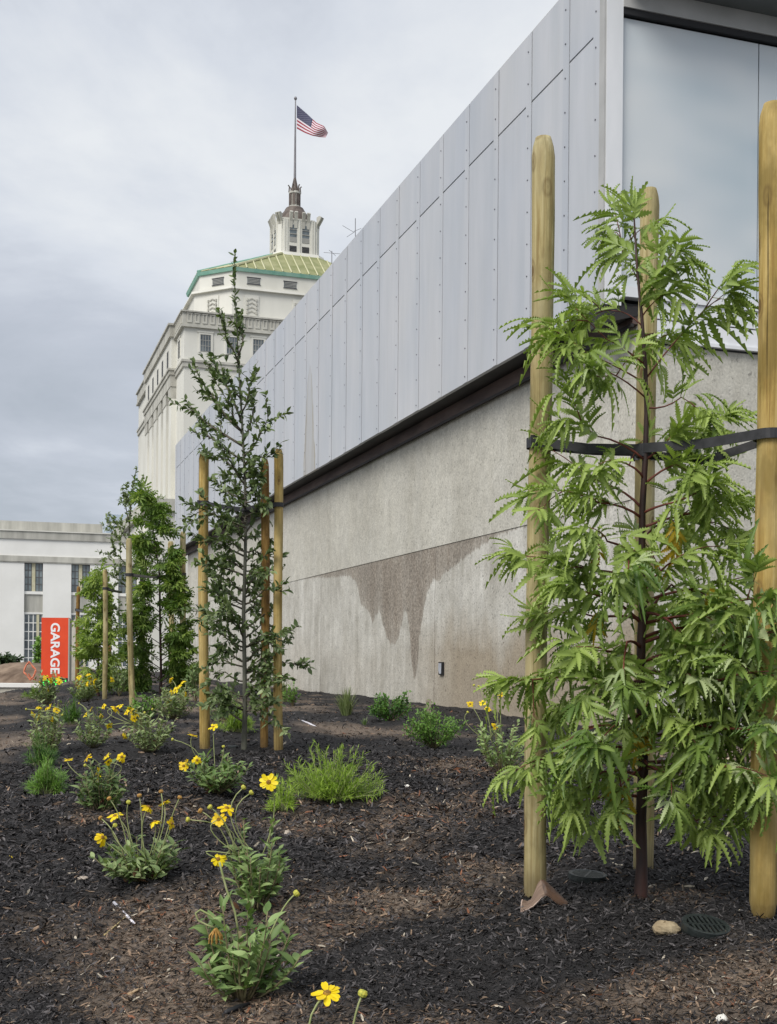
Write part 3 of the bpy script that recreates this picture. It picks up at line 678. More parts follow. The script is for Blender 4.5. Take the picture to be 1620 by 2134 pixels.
# lantern
MB().prism(lt(.55), ZR1 - .1, ZR1 + .28, lt(.4)).build('lantern_kerb', M['stone'], ch)
ZL0, ZL1 = ZR1 + .28, 39.05
lan = MB().prism(lt(0), ZL0, ZL1).build('lantern_body', M['stone'], ch)
for i in (0, 6, 7, 1):
    fr = face_frame(i, lt(0)); ln = fr[3]
    if ln > 2:
        for s in (ln * .5 - .58, ln * .5 + .58):
            w_ = face_box(MB(), fr, s - .33, s + .33, ZL0 + 1.05, ZL1 - .45, -.2, .006).build('lantern_window', M['glass'], lan)
            mb = MB(); face_box(mb, fr, s - .33, s + .33, ZL0 + 1.75, ZL0 + 1.83, .007, .05); face_box(mb, fr, s - .33, s + .33, ZL0 + 2.15, ZL0 + 2.2, .007, .05); face_box(mb, fr, s - .31, s + .31, ZL0 + 1.06, ZL0 + 1.5, .007, .03)
            mb.build('window_blind', M['recess'], w_)
            lv = face_box(MB(), fr, s - .33, s + .33, ZL0 + .18, ZL0 + .72, -.2, .006).build('lantern_vent', M['black'], lan)
            mb = MB()
            for k in range(4): face_box(mb, fr, s - .31, s + .31, ZL0 + .24 + k * .12, ZL0 + .28 + k * .12, .007, .03)
            mb.build('vent_slat', M['frame_dark'], lv)
            for dx in (-.22, .22):
                mb = MB(); a, u, n_, _ = fr
                base = a + u * (s + dx); prof = [(.05, -.9), (.10, -.3), (.30, .25), (.38, .42), (.25, .55), (.05, .45)]
                vs_ = []
                for sd in (-.14, .14):
                    for o_, h in prof: q = base + u * sd + n_ * o_; vs_.append((q.x, q.y, ZL1 + .15 + h))
                k = len(prof)
                mb.add(vs_, [tuple(range(k)), tuple(range(2 * k - 1, k - 1, -1))] + [(j, k + j, k + (j + 1) % k, (j + 1) % k) for j in range(k)])
                mb.build('crown_fin', M['stone_dirty'], lan)
        for s in (.14, .34, ln * .5, ln - .34, ln - .14):
            face_box(MB(), fr, s - .07, s + .07, ZL0 + .02, ZL1 + .1, 0, .07).build('flute', M['stone'], lan)
    else:
        face_box(MB(), fr, ln * .5 - .2, ln * .5 + .2, ZL0 + .05, ZL1 + .1, 0, .08).build('flute', M['stone'], lan)
        mb = MB(); a, u, n_, _ = fr
        for s in (.2, ln - .2):
            base = a + u * s; prof = [(.05, -.9), (.10, -.3), (.42, .15), (.55, .38), (.35, .5), (.05, .4)]; vs_ = []
            for sd in (-.14, .14):
                for o_, h in prof: q = base + u * sd + n_ * o_; vs_.append((q.x, q.y, ZL1 + .05 + h))
            k = len(prof); mb.add(vs_, [tuple(range(k)), tuple(range(2 * k - 1, k - 1, -1))] + [(j, k + j, k + (j + 1) % k, (j + 1) % k) for j in range(k)])
        mb.build('crown_fin', M['stone_dirty'], lan)
MB().prism(lt(-.1), ZL1, ZL1 + .25, lt(-.3)).build('lantern_parapet', M['stone_dirty'], ch)
MB().lathe([(1.6, 39.2), (1.4, 39.9), (1.0, 40.4), (.8, 40.75), (0, 40.85)], 16, (*TC, 0)).build('dome', M['bronze'], ch)
dr = MB().lathe([(.56, 40.7), (.56, 40.95), (.48, 40.96), (.48, 42.05), (.56, 42.07), (.56, 42.25), (0, 42.27)], 12, (*TC, 0)).build('drum', M['stone_dirty'], ch)
for k in range(8):
    a = 2 * math.pi * (k + .5) / 8; c_, s_ = math.cos(a), math.sin(a)
    mb = MB(); q = [(TC[0] + c_ * r_ - s_ * h, TC[1] + s_ * r_ + c_ * h) for r_, h in ((.40, -.14), (.52, -.14), (.52, .14), (.40, .14))]
    mb.prism(q, 41.0, 42.02); mb.build('drum_louvre', M['bronze'], dr)
sp = MB().lathe([(.40, 42.2), (.28, 42.8), (.15, 43.4), (.11, 43.6)], 8, (*TC, 0)).build('spire_cone', M['bronze'], ch)
for k in range(6):
    a = 2 * math.pi * k / 6; c_, s_ = math.cos(a), math.sin(a)
    MB().tube([(TC[0] + c_ * .55, TC[1] + s_ * .55, 42.2), (TC[0] + c_ * .5, TC[1] + s_ * .5, 42.7), (TC[0] + c_ * .62, TC[1] + s_ * .62, 42.85)], .06, 5).build('spire_finial', M['bronze'], sp)
pl = MB().lathe([(.12, 43.5), (.085, 47.5), (.05, 50.7)], 8, (*TC, 0)).build('flagpole', M['pole'], ch)
MB().lathe([(.01, 50.65), (.10, 50.72), (.15, 50.85), (.10, 50.98), (.01, 51.03)], 10, (*TC, 0)).build('pole_ball', M['pole'], pl)
# flag: a cloth of its own at the mast
TCW = A + E1 * TC[0] + E2 * TC[1]
D0 = TCW.y
def fl_pt(u, v):
    # u along the fly, v from top (0) to bottom (1); traced corner positions
    top = [(619, 219), (640, 237), (660, 256), (676, 263), (684, 277)]; bot = [(619, 268), (636, 277), (652, 283), (668, 286), (679, 286)]
    k = min(u * 4, 3.999); i = int(k); f_ = k - i
    T_ = [top[i][j] * (1 - f_) + top[i + 1][j] * f_ for j in (0, 1)]; B_ = [bot[i][j] * (1 - f_) + bot[i + 1][j] * f_ for j in (0, 1)]
    d = D0 + 0.35 * math.sin(u * 7 + v * 2) * u - 0.5 * u + .6 * max(0, .35 - v) * u
    return P(T_[0] * (1 - v) + B_[0] * v, T_[1] * (1 - v) + B_[1] * v, d)
nu, nv = 30, 39; vs_ = [fl_pt(i / nu, j / nv) for j in range(nv + 1) for i in range(nu + 1)]
fs, mi = [], []
for j in range(nv):
    for i in range(nu):
        fs.append((j * (nu + 1) + i, (j + 1) * (nu + 1) + i, (j + 1) * (nu + 1) + i + 1, j * (nu + 1) + i + 1))
        if i < nu * .4 and j < 21: mi.append(3 if (i % 2 == (j // 2) % 2 and j % 2 == 1 and 0 < i < 11) else 2)
        else: mi.append(0 if (j // 3) % 2 == 0 else 1)
mb = MB(); mb.v = [tuple(v) for v in vs_]; mb.f = fs; mb.m = mi
M['fred'] = pm('flag_red', (0.30, 0.03, 0.05), rough=0.8); M['fwhite'] = pm('flag_white', (0.72, 0.66, 0.70), rough=0.8); M['fblue'] = pm('flag_blue', (0.050, 0.05, 0.10), rough=0.8); M['fstar'] = pm('flag_star', (0.16, 0.16, 0.22), rough=0.8)
fo = mb.build('flag', [M['fred'], M['fwhite'], M['fblue'], M['fstar']], None, True)
so_ = fo.modifiers.new('thickness', 'SOLIDIFY'); so_.thickness = 0.01
tag(fo, 'striped red and white flag with dark blue canton blowing from the tower flagpole', 'flag')
# two aerials on the roof behind the cladding wall
for px, y0, y1, lab, arms in ((741, 455, 500, 'thin rooftop aerial with slanting arms beside the lantern tower', ((-27, -12, -3, 2), (-18, 12, 0, 0), (-3, 0, 12, -6))),
                              (692, 523, 550, 'faint low rooftop aerial beside the green roof eave', ((-17, -1, 17, 2), (-6, -6, 8, 6)))):
    d = D0 - 6; an = thing('roof_aerial', lab, 'aerial', P(px, y1 + 60, d)); b0 = P(px, y1 + 60, d)
    MB().tube([P(px, y1 + 60, d) - b0, P(px, y0, d) - b0], .035, 5).build('mast', M['pole'], an)
    ym = y0 + (27 if px > 700 else 4)
    for a_ in arms: MB().tube([P(px + a_[0], ym + a_[1] if px < 700 else ym + a_[1], d) - b0, P(px + a_[2], ym + a_[3], d + .4) - b0], .018, 4).build('aerial_arm', M['pole'], an)

# ------------------------------------------------------------------ low white building on the left
B0 = P(70, 1300, 95); B0.z = 0; LF = Frame(B0)
lb = thing('low_white_building', 'low white stone building with tall gridded windows beyond the dirt mound', 'building', B0, PHI)
def lx(px): return LF.at_y(px, 1200, 0)[0]
def lz(py, px=70): return LF.at_y(px, py, 0)[1]
XL, XR = -24.0, lx(292)
z_top, z_led, z_l2, z_str, z_win, z_sill, z_sp, z_low = lz(1087), lz(1108), lz(1124), lz(1159), lz(1173), lz(1232), lz(1276), lz(1279)
wins = [(lx(51 + 98 * k), lx(90 + 98 * k)) for k in (-2, -1, 0, 1, 2)]
xs = [XL] + [q for w_ in wins for q in w_] + [XR]
for a, b_ in zip(xs[0::2], xs[1::2]): MB().box(a, b_, 0, 8, -4, z_str - .3).build('pier', M['stone_low'], lb)
MB().box(XL, XR, 0.003, 8, z_str + .002, z_l2).build('upper_wall', M['stone_low'], lb)
MB().box(XL, XR, -.10, 8, z_win + .08, z_str).box(XL, XR, -.06, 8, z_win + .0, z_win + .078).build('string_course', M['stone_dirty'], lb)
MB().box(XL, XR, .35, 8, z_win - .3, z_win).build('window_head', M['stone_grey'], lb)
MB().box(XL, XR, -.12, 8, z_l2 + .002, z_led).build('cornice', M['stone_grey'], lb)
MB().box(XL, XR, -.2, 8, z_led + .002, z_led + .09).build('cornice_lip', M['stone'], lb)
MB().box(XL, lx(218), 2.2, 8, z_led + .05, LF.at_y(70, 1087, 2.2)[1]).build('set_back_parapet', M['stone_grey'], lb)
for a, b_ in wins:
    window(lb, a + .02, b_ - .02, z_sill, z_win - .02, .28, 5, 4, glass='glass_pale', frame='frame_dark')
    MB().box((a + b_) / 2 - .13, (a + b_) / 2 + .13, .2, .27, z_sill, z_win - .02).build('mullion', M['frame_cream'], lb)
    MB().box(a + .004, b_ - .004, .12, .5, z_sill - .24, z_sill - .005).build('sill', M['stone_low'], lb)
    MB().box(a + .004, b_ - .004, .22, .6, z_sp, z_sill - .245).build('spandrel', M['stone_grey'], lb)
    MB().box(a + .004, b_ - .004, .16, .6, z_sp - .12, z_sp - .004).build('spandrel_ledge', M['stone_low'], lb)
    window(lb, a + .02, b_ - .02, z_sp - 4.3, z_sp - .14, .28, 4, 6, glass='glass', frame='stone_low')
    MB().box((a + b_) / 2 + .25, (a + b_) / 2 + .45, .2, .27, z_sp - 4.3, z_sp - .14).build('mullion', M['frame_cream'], lb)
G0 = P(222, 1100, 210); gb = thing('glass_tower', 'pale blue glass building end rising behind the low white building', 'building', (G0.x, G0.y, 0), PHI)
MB().box(0, 6, 0, 12, -4, (1362 - 1072) / F * 210).build('glass_block', M['bluegrey'], gb)
for k in range(5): MB().box(-.05, 6.05, -.15, -.02, 12 + k * 2.6, 12.35 + k * 2.6).build('floor_band', M['white_trim'], gb)
MB().box(-.9, .0, -.4, -.25, 14.5, 17.5).box(-.9, -.5, -.42, -.38, 15.5, 17.2).build('blade_sign', M['brick_red'], gb)

# ------------------------------------------------------------------ dirt mound, kerb wall, sign
nx, ny = 60, 30; c = P(95, 1372, 47)
vs_ = []; fs = []
for j in range(ny + 1):
    for i in range(nx + 1):
        x_, y_ = -16 + 20 * i / nx, 40 + 16 * j / ny
        ax_ = x_ / y_ * F + CX
        hgt = 3.0 * math.exp(-(((x_ - c.x) / 5.2) ** 2 + ((y_ - 47) / 4.2) ** 2)) + .5 * float(vnoise(x_ * .8, y_ * .8, 21)) + .22 * float(vnoise(x_ * 3, y_ * 3, 22))
        vs_.append((x_, y_, -3.3 + max(hgt, 0)))
for j in range(ny):
    for i in range(nx): fs.append((j * (nx + 1) + i, j * (nx + 1) + i + 1, (j + 1) * (nx + 1) + i + 1, (j + 1) * (nx + 1) + i))
mb = MB(); mb.add(vs_, fs); tag(mb.build('dirt_mound', M['dirt'], None, True), 'heap of bare brown earth behind the low concrete kerb wall', 'earth heap', kind='structure')
k0, k1 = P(-120, 1440, 37), P(98, 1440, 37)
kw = thing('kerb_wall', 'low pale concrete kerb wall with capping in front of the dirt heap', 'wall', (k0.x, 37, 0))
zt = P(0, 1424, 37).z
MB().box(0, k1.x - k0.x, 0, .4, -3.3, zt - .12).build('wall_body', M['kerb'], kw); MB().box(-.05, k1.x - k0.x + .05, -.06, .46, zt - .118, zt).build('capping', M['stone_low'], kw)
# orange scrap of netting on the heap
nb = P(66, 1398, 43.2); on = MB()
loop = [nb + Vector((.17 * math.cos(q) + .05 * math.sin(3 * q), -.2 + .1 * math.sin(q), .28 * math.sin(q) - .12 * math.cos(q) + .04 * math.sin(5 * q))) for q in np.linspace(0, 2 * math.pi, 26)]
on.tube(loop, [.03 + .012 * math.sin(k * 2.1) for k in range(26)], 5); on.tube([nb + Vector((-.05, -.2, -.1)), nb + Vector((.05, -.15, -.28)), nb + Vector((.22, -.2, -.32))], .025, 5)
tag(on.build('orange_netting', M['paint_orange']), 'scrap of faded orange netting lying on the dirt heap', 'netting')
ds = 35.0; s0, s1 = P(87, 1287, ds), P(142, 1413, ds)
sg = thing('garage_sign', 'upright orange garage sign with white lettering above a green lit display', 'sign', (s0.x, ds, -3.3), 0)
sw = s1.x - s0.x; zt, zb = s0.z + 3.3, s1.z + 3.3
MB().box(0, sw, 0, .22, zb, zt).build('sign_panel', M['orange'], sg)
MB().box(sw + .002, sw + .04, -.01, .23, zb - .3, zt - .02).build('sign_edge', M['stone_grey'], sg)
MB().box(-.0, sw, .0, .22, 0, zb - .33).build('sign_post', M['dark_gap'], sg)
MB().box(.0, sw, .01, .21, zb - .325, zb - .005).build('display_panel', M['black'], sg)
def text(name, body, mat_, parent, loc, rot, size, off=0.0, sx=1.0, ext=.004):
    cu = bpy.data.curves.new(name, 'FONT'); cu.body = body; cu.size = size; cu.offset = off; cu.extrude = ext; cu.align_x = 'CENTER'; cu.align_y = 'CENTER'
    cu.materials.append(mat_); tmp = bpy.data.objects.new(name, cu); COL.objects.link(tmp)
    dg = bpy.context.evaluated_depsgraph_get(); me = bpy.data.meshes.new_from_object(tmp.evaluated_get(dg)); bpy.data.objects.remove(tmp)
    o = bpy.data.objects.new(name, me); COL.objects.link(o); o.parent = parent
    o.location = loc; o.rotation_euler = rot; o.scale = (sx, 1, 1); return o
zc = (P(114, 1298, ds).z + P(114, 1404, ds).z) / 2 + 3.3; hl = P(114, 1298, ds).z - P(114, 1404, ds).z
gt = text('sign_lettering', 'GARAGE', M['white_ink'], sg, (sw * .5, -.006, zc), (math.pi / 2, math.pi / 2, 0), .36, .010)
sx = hl / gt.dimensions.x if gt.dimensions.x > 0 else 1
gt.scale = (hl / max(1e-3, (max(v.co.x for v in gt.data.vertices) - min(v.co.x for v in gt.data.vertices))), 1, 1)
ot = text('display_lettering', 'OPEN', M['led'], sg, (sw * .5, -.004, zb - .16), (math.pi / 2, 0, 0), .26, .004)
ot.scale = ((sw - .1) / max(1e-3, (max(v.co.x for v in ot.data.vertices) - min(v.co.x for v in ot.data.vertices))), 1, 1)
q0, q1 = P(144, 1292, 38), P(161, 1292, 38)
pr = thing('concrete_pillar', 'pale concrete pillar standing just behind the orange sign', 'pillar', (q0.x, 38, -3.3))
MB().add([(0, 0, 0), (q1.x - q0.x, 0, 0), (q1.x - q0.x, .5, 0), (0, .5, 0), (0, 0, q0.z + 3.15), (q1.x - q0.x, 0, q0.z + 3.4), (q1.x - q0.x, .5, q0.z + 3.4), (0, .5, q0.z + 3.15)],
         [(3, 2, 1, 0), (4, 5, 6, 7), (0, 1, 5, 4), (1, 2, 6, 5), (2, 3, 7, 6), (3, 0, 4, 7)]).build('pillar_shaft', M['kerb'], pr)

# ------------------------------------------------------------------ stakes and tree ties
def stake(px0, py0, px1, py1, wpx, label, group, mat_='stake', d=None, tip='round', sink=0.05):
    """base pixel, top pixel, width in pixels"""
    g = ground_hit(px0, py0) if d is None else P(px0, py0, d)
    d = g.y; r = wpx / F * d / 2
    top = P(px1, py1, d); h = (top - g).length; ax_ = (top - g).normalized()
    mb = MB(); pts, rad = [], []
    ph = R.random() * 9
    prof = [(-sink, .93), (0, 1), (.04, 1.0)] + [(q, 1 + .022 * math.sin(q * 5 + ph) + .012 * math.sin(q * 17 + ph)) for q in np.linspace(.12, h - .10, 16)]
    prof += [(h - .052, 1.0), (h - .026, .90), (h - .009, .74), (h - .001, .66), (h, .0)]
    if tip == 'foot': prof = [(-.012, .35), (-.004, .62), (.012, .84), (.035, .97)] + prof[2:]
    for q, k in prof:
        pts.append(Vector((0, 0, q)) + Vector((.004 * math.sin(q * 3 + ph), .004 * math.cos(q * 2.3 + ph), 0))); rad.append(max(r * k, 1e-4))
    mb.tube(pts, rad, 18)
    for i_, v_ in enumerate(mb.v):
        k_ = i_ % 18; f_ = 1 + .035 * math.sin(k_ * .35 * 2 + ph + v_[2] * 2.2) + R.uniform(-.012, .012); mb.v[i_] = (v_[0] * f_, v_[1] * f_, v_[2])
    o = mb.build('tree_stake', M[mat_], None, True, g)
    o.rotation_mode = 'QUATERNION'; o.rotation_quaternion = Vector((0, 0, 1)).rotation_difference(ax_)
    tag(o, label, 'stake', group)
    o['r'] = r
    return o, g, top, r
S = {}
S['a'] = stake(1115, 1868, 1132, 286, 47, 'tall wooden stake with ridged brown scrap curled at its foot', 'stakes of the fern-leaved tree')
S['b'] = stake(1592, 1914, 1612, 216, 56, 'thick wooden stake with rounded foot beside the slotted drain grate', 'stakes of the fern-leaved tree', 'stake_warm', tip='foot')
S['c'] = stake(1338, 1815, 1353, 392, 41, 'wooden stake standing behind the red-brown trunk', 'stakes of the fern-leaved tree')
S['d'] = stake(426, 1560, 424, 942, 21, 'wooden stake by the slender oak on the flower side', 'stakes of the slender oak', 'stake_warm')
S['e'] = stake(552, 1560, 553, 957, 17.5, 'darker brown wooden stake between oak trunk and pale yellow stake', 'stakes of the slender oak', 'stake_dark')
S['f'] = stake(580, 1564, 580, 936, 19, 'pale yellow wooden stake on the wall side of the slender oak', 'stakes of the slender oak', 'stake_warm')
S['g'] = stake(276, 1494, 268, 1122, 12.5, 'leaning wooden stake on street side of the bushy light green tree', 'stakes of the bushy tree')
S['h'] = stake(380, 1447, 382, 1108, 12.5, 'wooden stake with strap beside the wall lamp at the bushy tree', 'stakes of the bushy tree')
S['i'] = stake(360, 1428, 356, 1128, 11.5, 'wooden stake half hidden behind the bushy tree crown', 'stakes of the bushy tree')
S['j'] = stake(219, 1457, 220, 1187, 10, 'slim wooden stake rising clear of the mulch next to the leaning stake', 'stakes of the airy far tree')
S['k'] = stake(229, 1434, 229, 1228, 8, 'dark brown stake tucked close behind a slim stake', 'stakes of the airy far tree', 'stake_dark')
S['l'] = stake(160, 1432, 164, 1222, 8, 'thin brown stake next to the orange sign', 'stakes of the airy far tree', 'stake_dark')

def ribbon(mb, pts, wdt, th=.003):
    """flat upright band along the points"""
    pts = [Vector(p) for p in pts]; vs_ = []
    for i, p in enumerate(pts):
        d = (pts[min(i + 1, len(pts) - 1)] - pts[max(i - 1, 0)]).normalized(); n_ = d.cross(Vector((0, 0, 1))).normalized()
        for a, b_ in ((-1, -1), (1, -1), (1, 1), (-1, 1)): vs_.append(p + n_ * th * a / 2 + Vector((0, 0, wdt * b_ / 2)))
    fs = []
    for i in range(len(pts) - 1):
        for k in range(4): fs.append((i * 4 + k, i * 4 + (k + 1) % 4, i * 4 + 4 + (k + 1) % 4, i * 4 + 4 + k))
    fs += [(3, 2, 1, 0), tuple(len(vs_) - 4 + k for k in range(4))]
    mb.add(vs_, fs)
def tie(sk, py, trunk_px, trunk_py, dtr, wpx, label, group, double=False, tr_r=.012):
    o, g, top, r = S[sk]; d = g.y
    f_ = 0.5
    # centre of the stake at that picture height
    zt = ray(0, py).z * 0 + (CY - py) / F * d
    f_ = (zt - g.z) / (top.z - g.z); c = g + (top - g) * f_
    wdt = wpx / F * d; mb = MB()
    ring = [c + Vector((math.cos(a), math.sin(a), 0)) * (r + .004) for a in np.linspace(0, 2 * math.pi, 25)]
    ribbon(mb, ring, wdt)
    tr = P(trunk_px, trunk_py, dtr); dv = (tr - c); dv.z = 0; dv.normalize(); sd = Vector((-dv.y, dv.x, 0))
    for sgn in (1, -1):
        a = c + sd * sgn * (r + .004); e = tr + sd * sgn * (tr_r + .006) + Vector((0, 0, (-.012 if sgn < 0 and double else 0)))
        mid = (a + e) / 2 + sd * -sgn * .010 + Vector((0, 0, -.006 - (.03 if sgn < 0 and double else 0)))
        ribbon(mb, [a, a * .7 + mid * .3, mid, mid * .3 + e * .7, e], wdt * (.9 if sgn < 0 else 1))
    loop = [tr + Vector((math.cos(a), math.sin(a), 0)) * (tr_r + .007) for a in np.linspace(0, 2 * math.pi, 17)]
    ribbon(mb, loop, wdt)
    c2 = c + sd * (-1) * (r + .008); mb.box(c2.x - .008, c2.x + .008, c2.y - .006, c2.y + .006, c2.z - wdt * .6, c2.z + wdt * .6)
    tag(mb.build('tree_tie', M['strap']), label, 'strap', group)
gT1 = ground_hit(1335, 1878); gT2 = ground_hit(509, 1566); gT3 = ground_hit(335, 1446); gT5 = ground_hit(205, 1452)
tie('a', 922, 1342, 938, gT1.y, 21, 'black rubber strap from the scrap-footed stake to the red trunk', 'tree straps')
tie('b', 901, 1342, 936, gT1.y, 21, 'black double rubber strap from the thick stake to the red trunk', 'tree straps', True)
tie('c', 945, 1342, 942, gT1.y, 18, 'black rubber strap looping the stake behind the red trunk', 'tree straps')
tie('d', 1052, 509, 1062, gT2.y, 9, 'black strap from the flower-side stake to the slender oak', 'tree straps')
tie('e', 1064, 509, 1062, gT2.y, 9, 'black strap round the darker brown stake of the slender oak', 'tree straps')
tie('f', 1054, 509, 1060, gT2.y, 9, 'black strap from the pale yellow stake to the slender oak', 'tree straps')
tie('g', 1202, 330, 1203, gT3.y, 6, 'black strap from the leaning stake into the bushy crown', 'tree straps')
tie('h', 1201, 330, 1203, gT3.y, 7, 'black strap round the stake beside the wall lamp', 'tree straps')
tie('j', 1231, 252, 1234, gT5.y + 1, 5, 'black strap on the slim stake reaching towards the leaning stake', 'tree straps')
tie('l', 1276, 206, 1279, gT5.y, 5, 'black strap from the thin brown stake to the airy far tree', 'tree straps')

# ------------------------------------------------------------------ leaves
def leaflet(Lh, Wd, n, droop, base=Vector((0, 0, 0)), ang=0.0, inner=.5, fold=.18, twist=0.0):
    """toothed leaflet along +Y as (verts, tris)"""
    V, T = [], []
    ca, sa = math.cos(ang), math.sin(ang)
    for k in range(n + 1):
        f_ = k / n; w_ = Wd * (math.sin(math.pi * min(1, f_ * .92 + .06)) ** .7) * (1 - f_ * .35); yy = Lh * f_; zc = -droop * Lh * f_ * f_
        for sd, dx, dy, dz in ((0, 0, 0, 0), (-1, -w_ * inner, 0, fold * w_ * .5), (1, w_ * inner, 0, fold * w_ * .5), (-2, -w_, Lh / n * .85, fold * w_), (2, w_, Lh / n * .85, fold * w_)):
            x_, y_ = dx, yy + dy
            V.append((base.x + x_ * ca - y_ * sa, base.y + x_ * sa + y_ * ca, base.z + zc + dz + (twist * dx * f_)))
    for k in range(n):
        a, b_ = k * 5, k * 5 + 5
        T += [(a, b_, b_ + 1), (a, b_ + 1, a + 1), (a, a + 2, b_ + 2), (a, b_ + 2, b_), (a + 1, b_ + 1, a + 3), (a + 2, a + 4, b_ + 2)]
    return V, T
def merge(parts):
    V, T = [], []
    for v, t_ in parts: o = len(V); V += v; T += [tuple(i + o for i in f) for f in t_]
    return np.array(V, float), np.array(T, int)
def plain_leaf(Lh, Wd, curve=.15, fold=.2, n=4):
    V, T = [], []
    for k in range(n + 1):
        f_ = k / n; w_ = Wd * max(.04, math.sin(math.pi * (f_ ** .85))) ; y_ = Lh * f_; z_ = -curve * Lh * f_ * f_
        V += [(-w_, y_, z_ + fold * w_), (0, y_, z_), (w_, y_, z_ + fold * w_)]
    for k in range(n):
        a = k * 3
        for j in (0, 1): T += [(a + j, a + j + 1, a + j + 4), (a + j, a + j + 4, a + j + 3)]
    return np.array(V), np.array(T)
def iron_leaf(n, cnt, droop, s=1.0, seed=0):
    rr = random.Random(seed); parts = []
    st = .050 if cnt >= 5 else .03
    sp_ = [(0, 1.0, st)] + [(sg * rr.uniform(.55, .95), rr.uniform(.62, .9) * (1 - .08 * j), st * (.92 - .42 * j)) for j in range((cnt - 1) // 2) for sg in (-1, 1)]
    for a, l_, yb in sp_:
        parts.append(leaflet(.082 * l_ * rr.uniform(.8, 1.15), 0.0112 * rr.uniform(.8, 1.2), n, droop * rr.uniform(.4, 1.6), Vector((0, yb, -.002)), a, .52, rr.uniform(.1, .6), rr.uniform(-.9, .9)))
    # the leaf stalk
    V = [(-.0012, -.004, 0), (.0012, -.004, 0), (.0012, st, 0), (-.0012, st, 0)]; parts.append((V, [(0, 1, 2), (0, 2, 3)]))
    V, T = merge(parts); return V * s, T
IRON = [iron_leaf(9, c_, dr_, 1.0, i) for i, (c_, dr_) in enumerate(((5, .25), (7, .45), (5, .7), (3, .35), (5, .9), (5, -.15), (3, 1.3), (3, .7), (5, 1.5)))]
IRONF = [iron_leaf(3, c_, dr_, 1.25, 40 + i) for i, (c_, dr_) in enumerate(((5, .2), (7, .5), (5, .7)))]
OAK = [plain_leaf(.046, .0125, .2, .3, 4), plain_leaf(.040, .012, .45, .5, 4), plain_leaf(.050, .0125, -.1, .15, 4)]
ENC = [plain_leaf(.048, .0085, .3, .35, 5), plain_leaf(.040, .0095, .6, .2, 5), plain_leaf(.054, .009, -.05, .5, 5), plain_leaf(.034, .008, .2, .3, 5)]
SML = [plain_leaf(.020, .0055, .2, .3, 2), plain_leaf(.017, .006, .4, .2, 2)]
NEED = [plain_leaf(.030, .0012, .2, .2, 2), plain_leaf(.024, .0014, -.2, .2, 2)]
def variant_meshes(vs_, name, mats):
    out = []
    for V, T in vs_:
        me = bpy.data.meshes.new(name); np_mesh(me, V, T, None, np.full(len(V), .5)); me.materials.append(mats)
        me.polygons.foreach_set('use_smooth', [True] * len(T)); out.append(me)
    return out
def orient(pos, d, up, s=1.0):
    d = d.normalized(); x_ = d.cross(up)
    if x_.length < 1e-4: x_ = d.cross(Vector((1, .3, 0)))
    x_.normalize(); z_ = x_.cross(d)
    return Matrix(((x_.x * s, d.x * s, z_.x * s, pos.x), (x_.y * s, d.y * s, z_.y * s, pos.y), (x_.z * s, d.z * s, z_.z * s, pos.z), (0, 0, 0, 1)))
def scatter(leaves, variants, mat_, parent, nobj, crown='crown', pname='leaf', alt=None):
    """leaves: list of (Matrix, tint). The ones nearest the camera become objects, the rest one mesh that parents them."""
    base = parent.location.copy() if parent else Vector()
    leaves = sorted(leaves, key=lambda q: q[0].translation.y)
    obs, rest = leaves[:nobj], leaves[nobj:]
    if not rest: rest, obs = obs[-4:], obs[:-4]
    Vs, Ts, Tt = [], [], []; o = 0
    for mw, ti in rest:
        V, T = variants[R.randrange(len(variants))]
        A_ = np.array(mw)[:3]; Vs.append(V @ A_[:, :3].T + A_[:, 3] - np.array(base)); Ts.append(T + o); o += len(V); Tt.append(np.full(len(V), ti))
    me = bpy.data.meshes.new(crown); np_mesh(me, np.concatenate(Vs), np.concatenate(Ts), None, np.concatenate(Tt))
    cr = link_mesh(crown, me, mat_, parent, True); tag(cr, kind='stuff')
    if obs:
        ms = variant_meshes(variants, pname, mat_)
        for mw, ti in obs:
            lf = inst(pname, ms[R.randrange(len(ms))], cr, Matrix.Translation(-base) @ mw)
            if alt and R.random() < alt[1]: lf.material_slots[0].link = 'OBJECT'; lf.material_slots[0].material = alt[0]
    return cr
def curve(p0, p1, bow=Vector((0, 0, 0)), n=6):
    m_ = (p0 + p1) / 2 + bow
    return [p0 * (1 - t_) ** 2 + m_ * 2 * t_ * (1 - t_) + p1 * t_ ** 2 for t_ in [k / n for k in range(n + 1)]]
def rv(s=1.0): return Vector((R.gauss(0, s), R.gauss(0, s), R.gauss(0, s)))
def polyat(pts, t_):
    k = t_ * (len(pts) - 1); i = min(int(k), len(pts) - 2); f_ = k - i; return pts[i].lerp(pts[i + 1], f_), (pts[i + 1] - pts[i]).normalized()

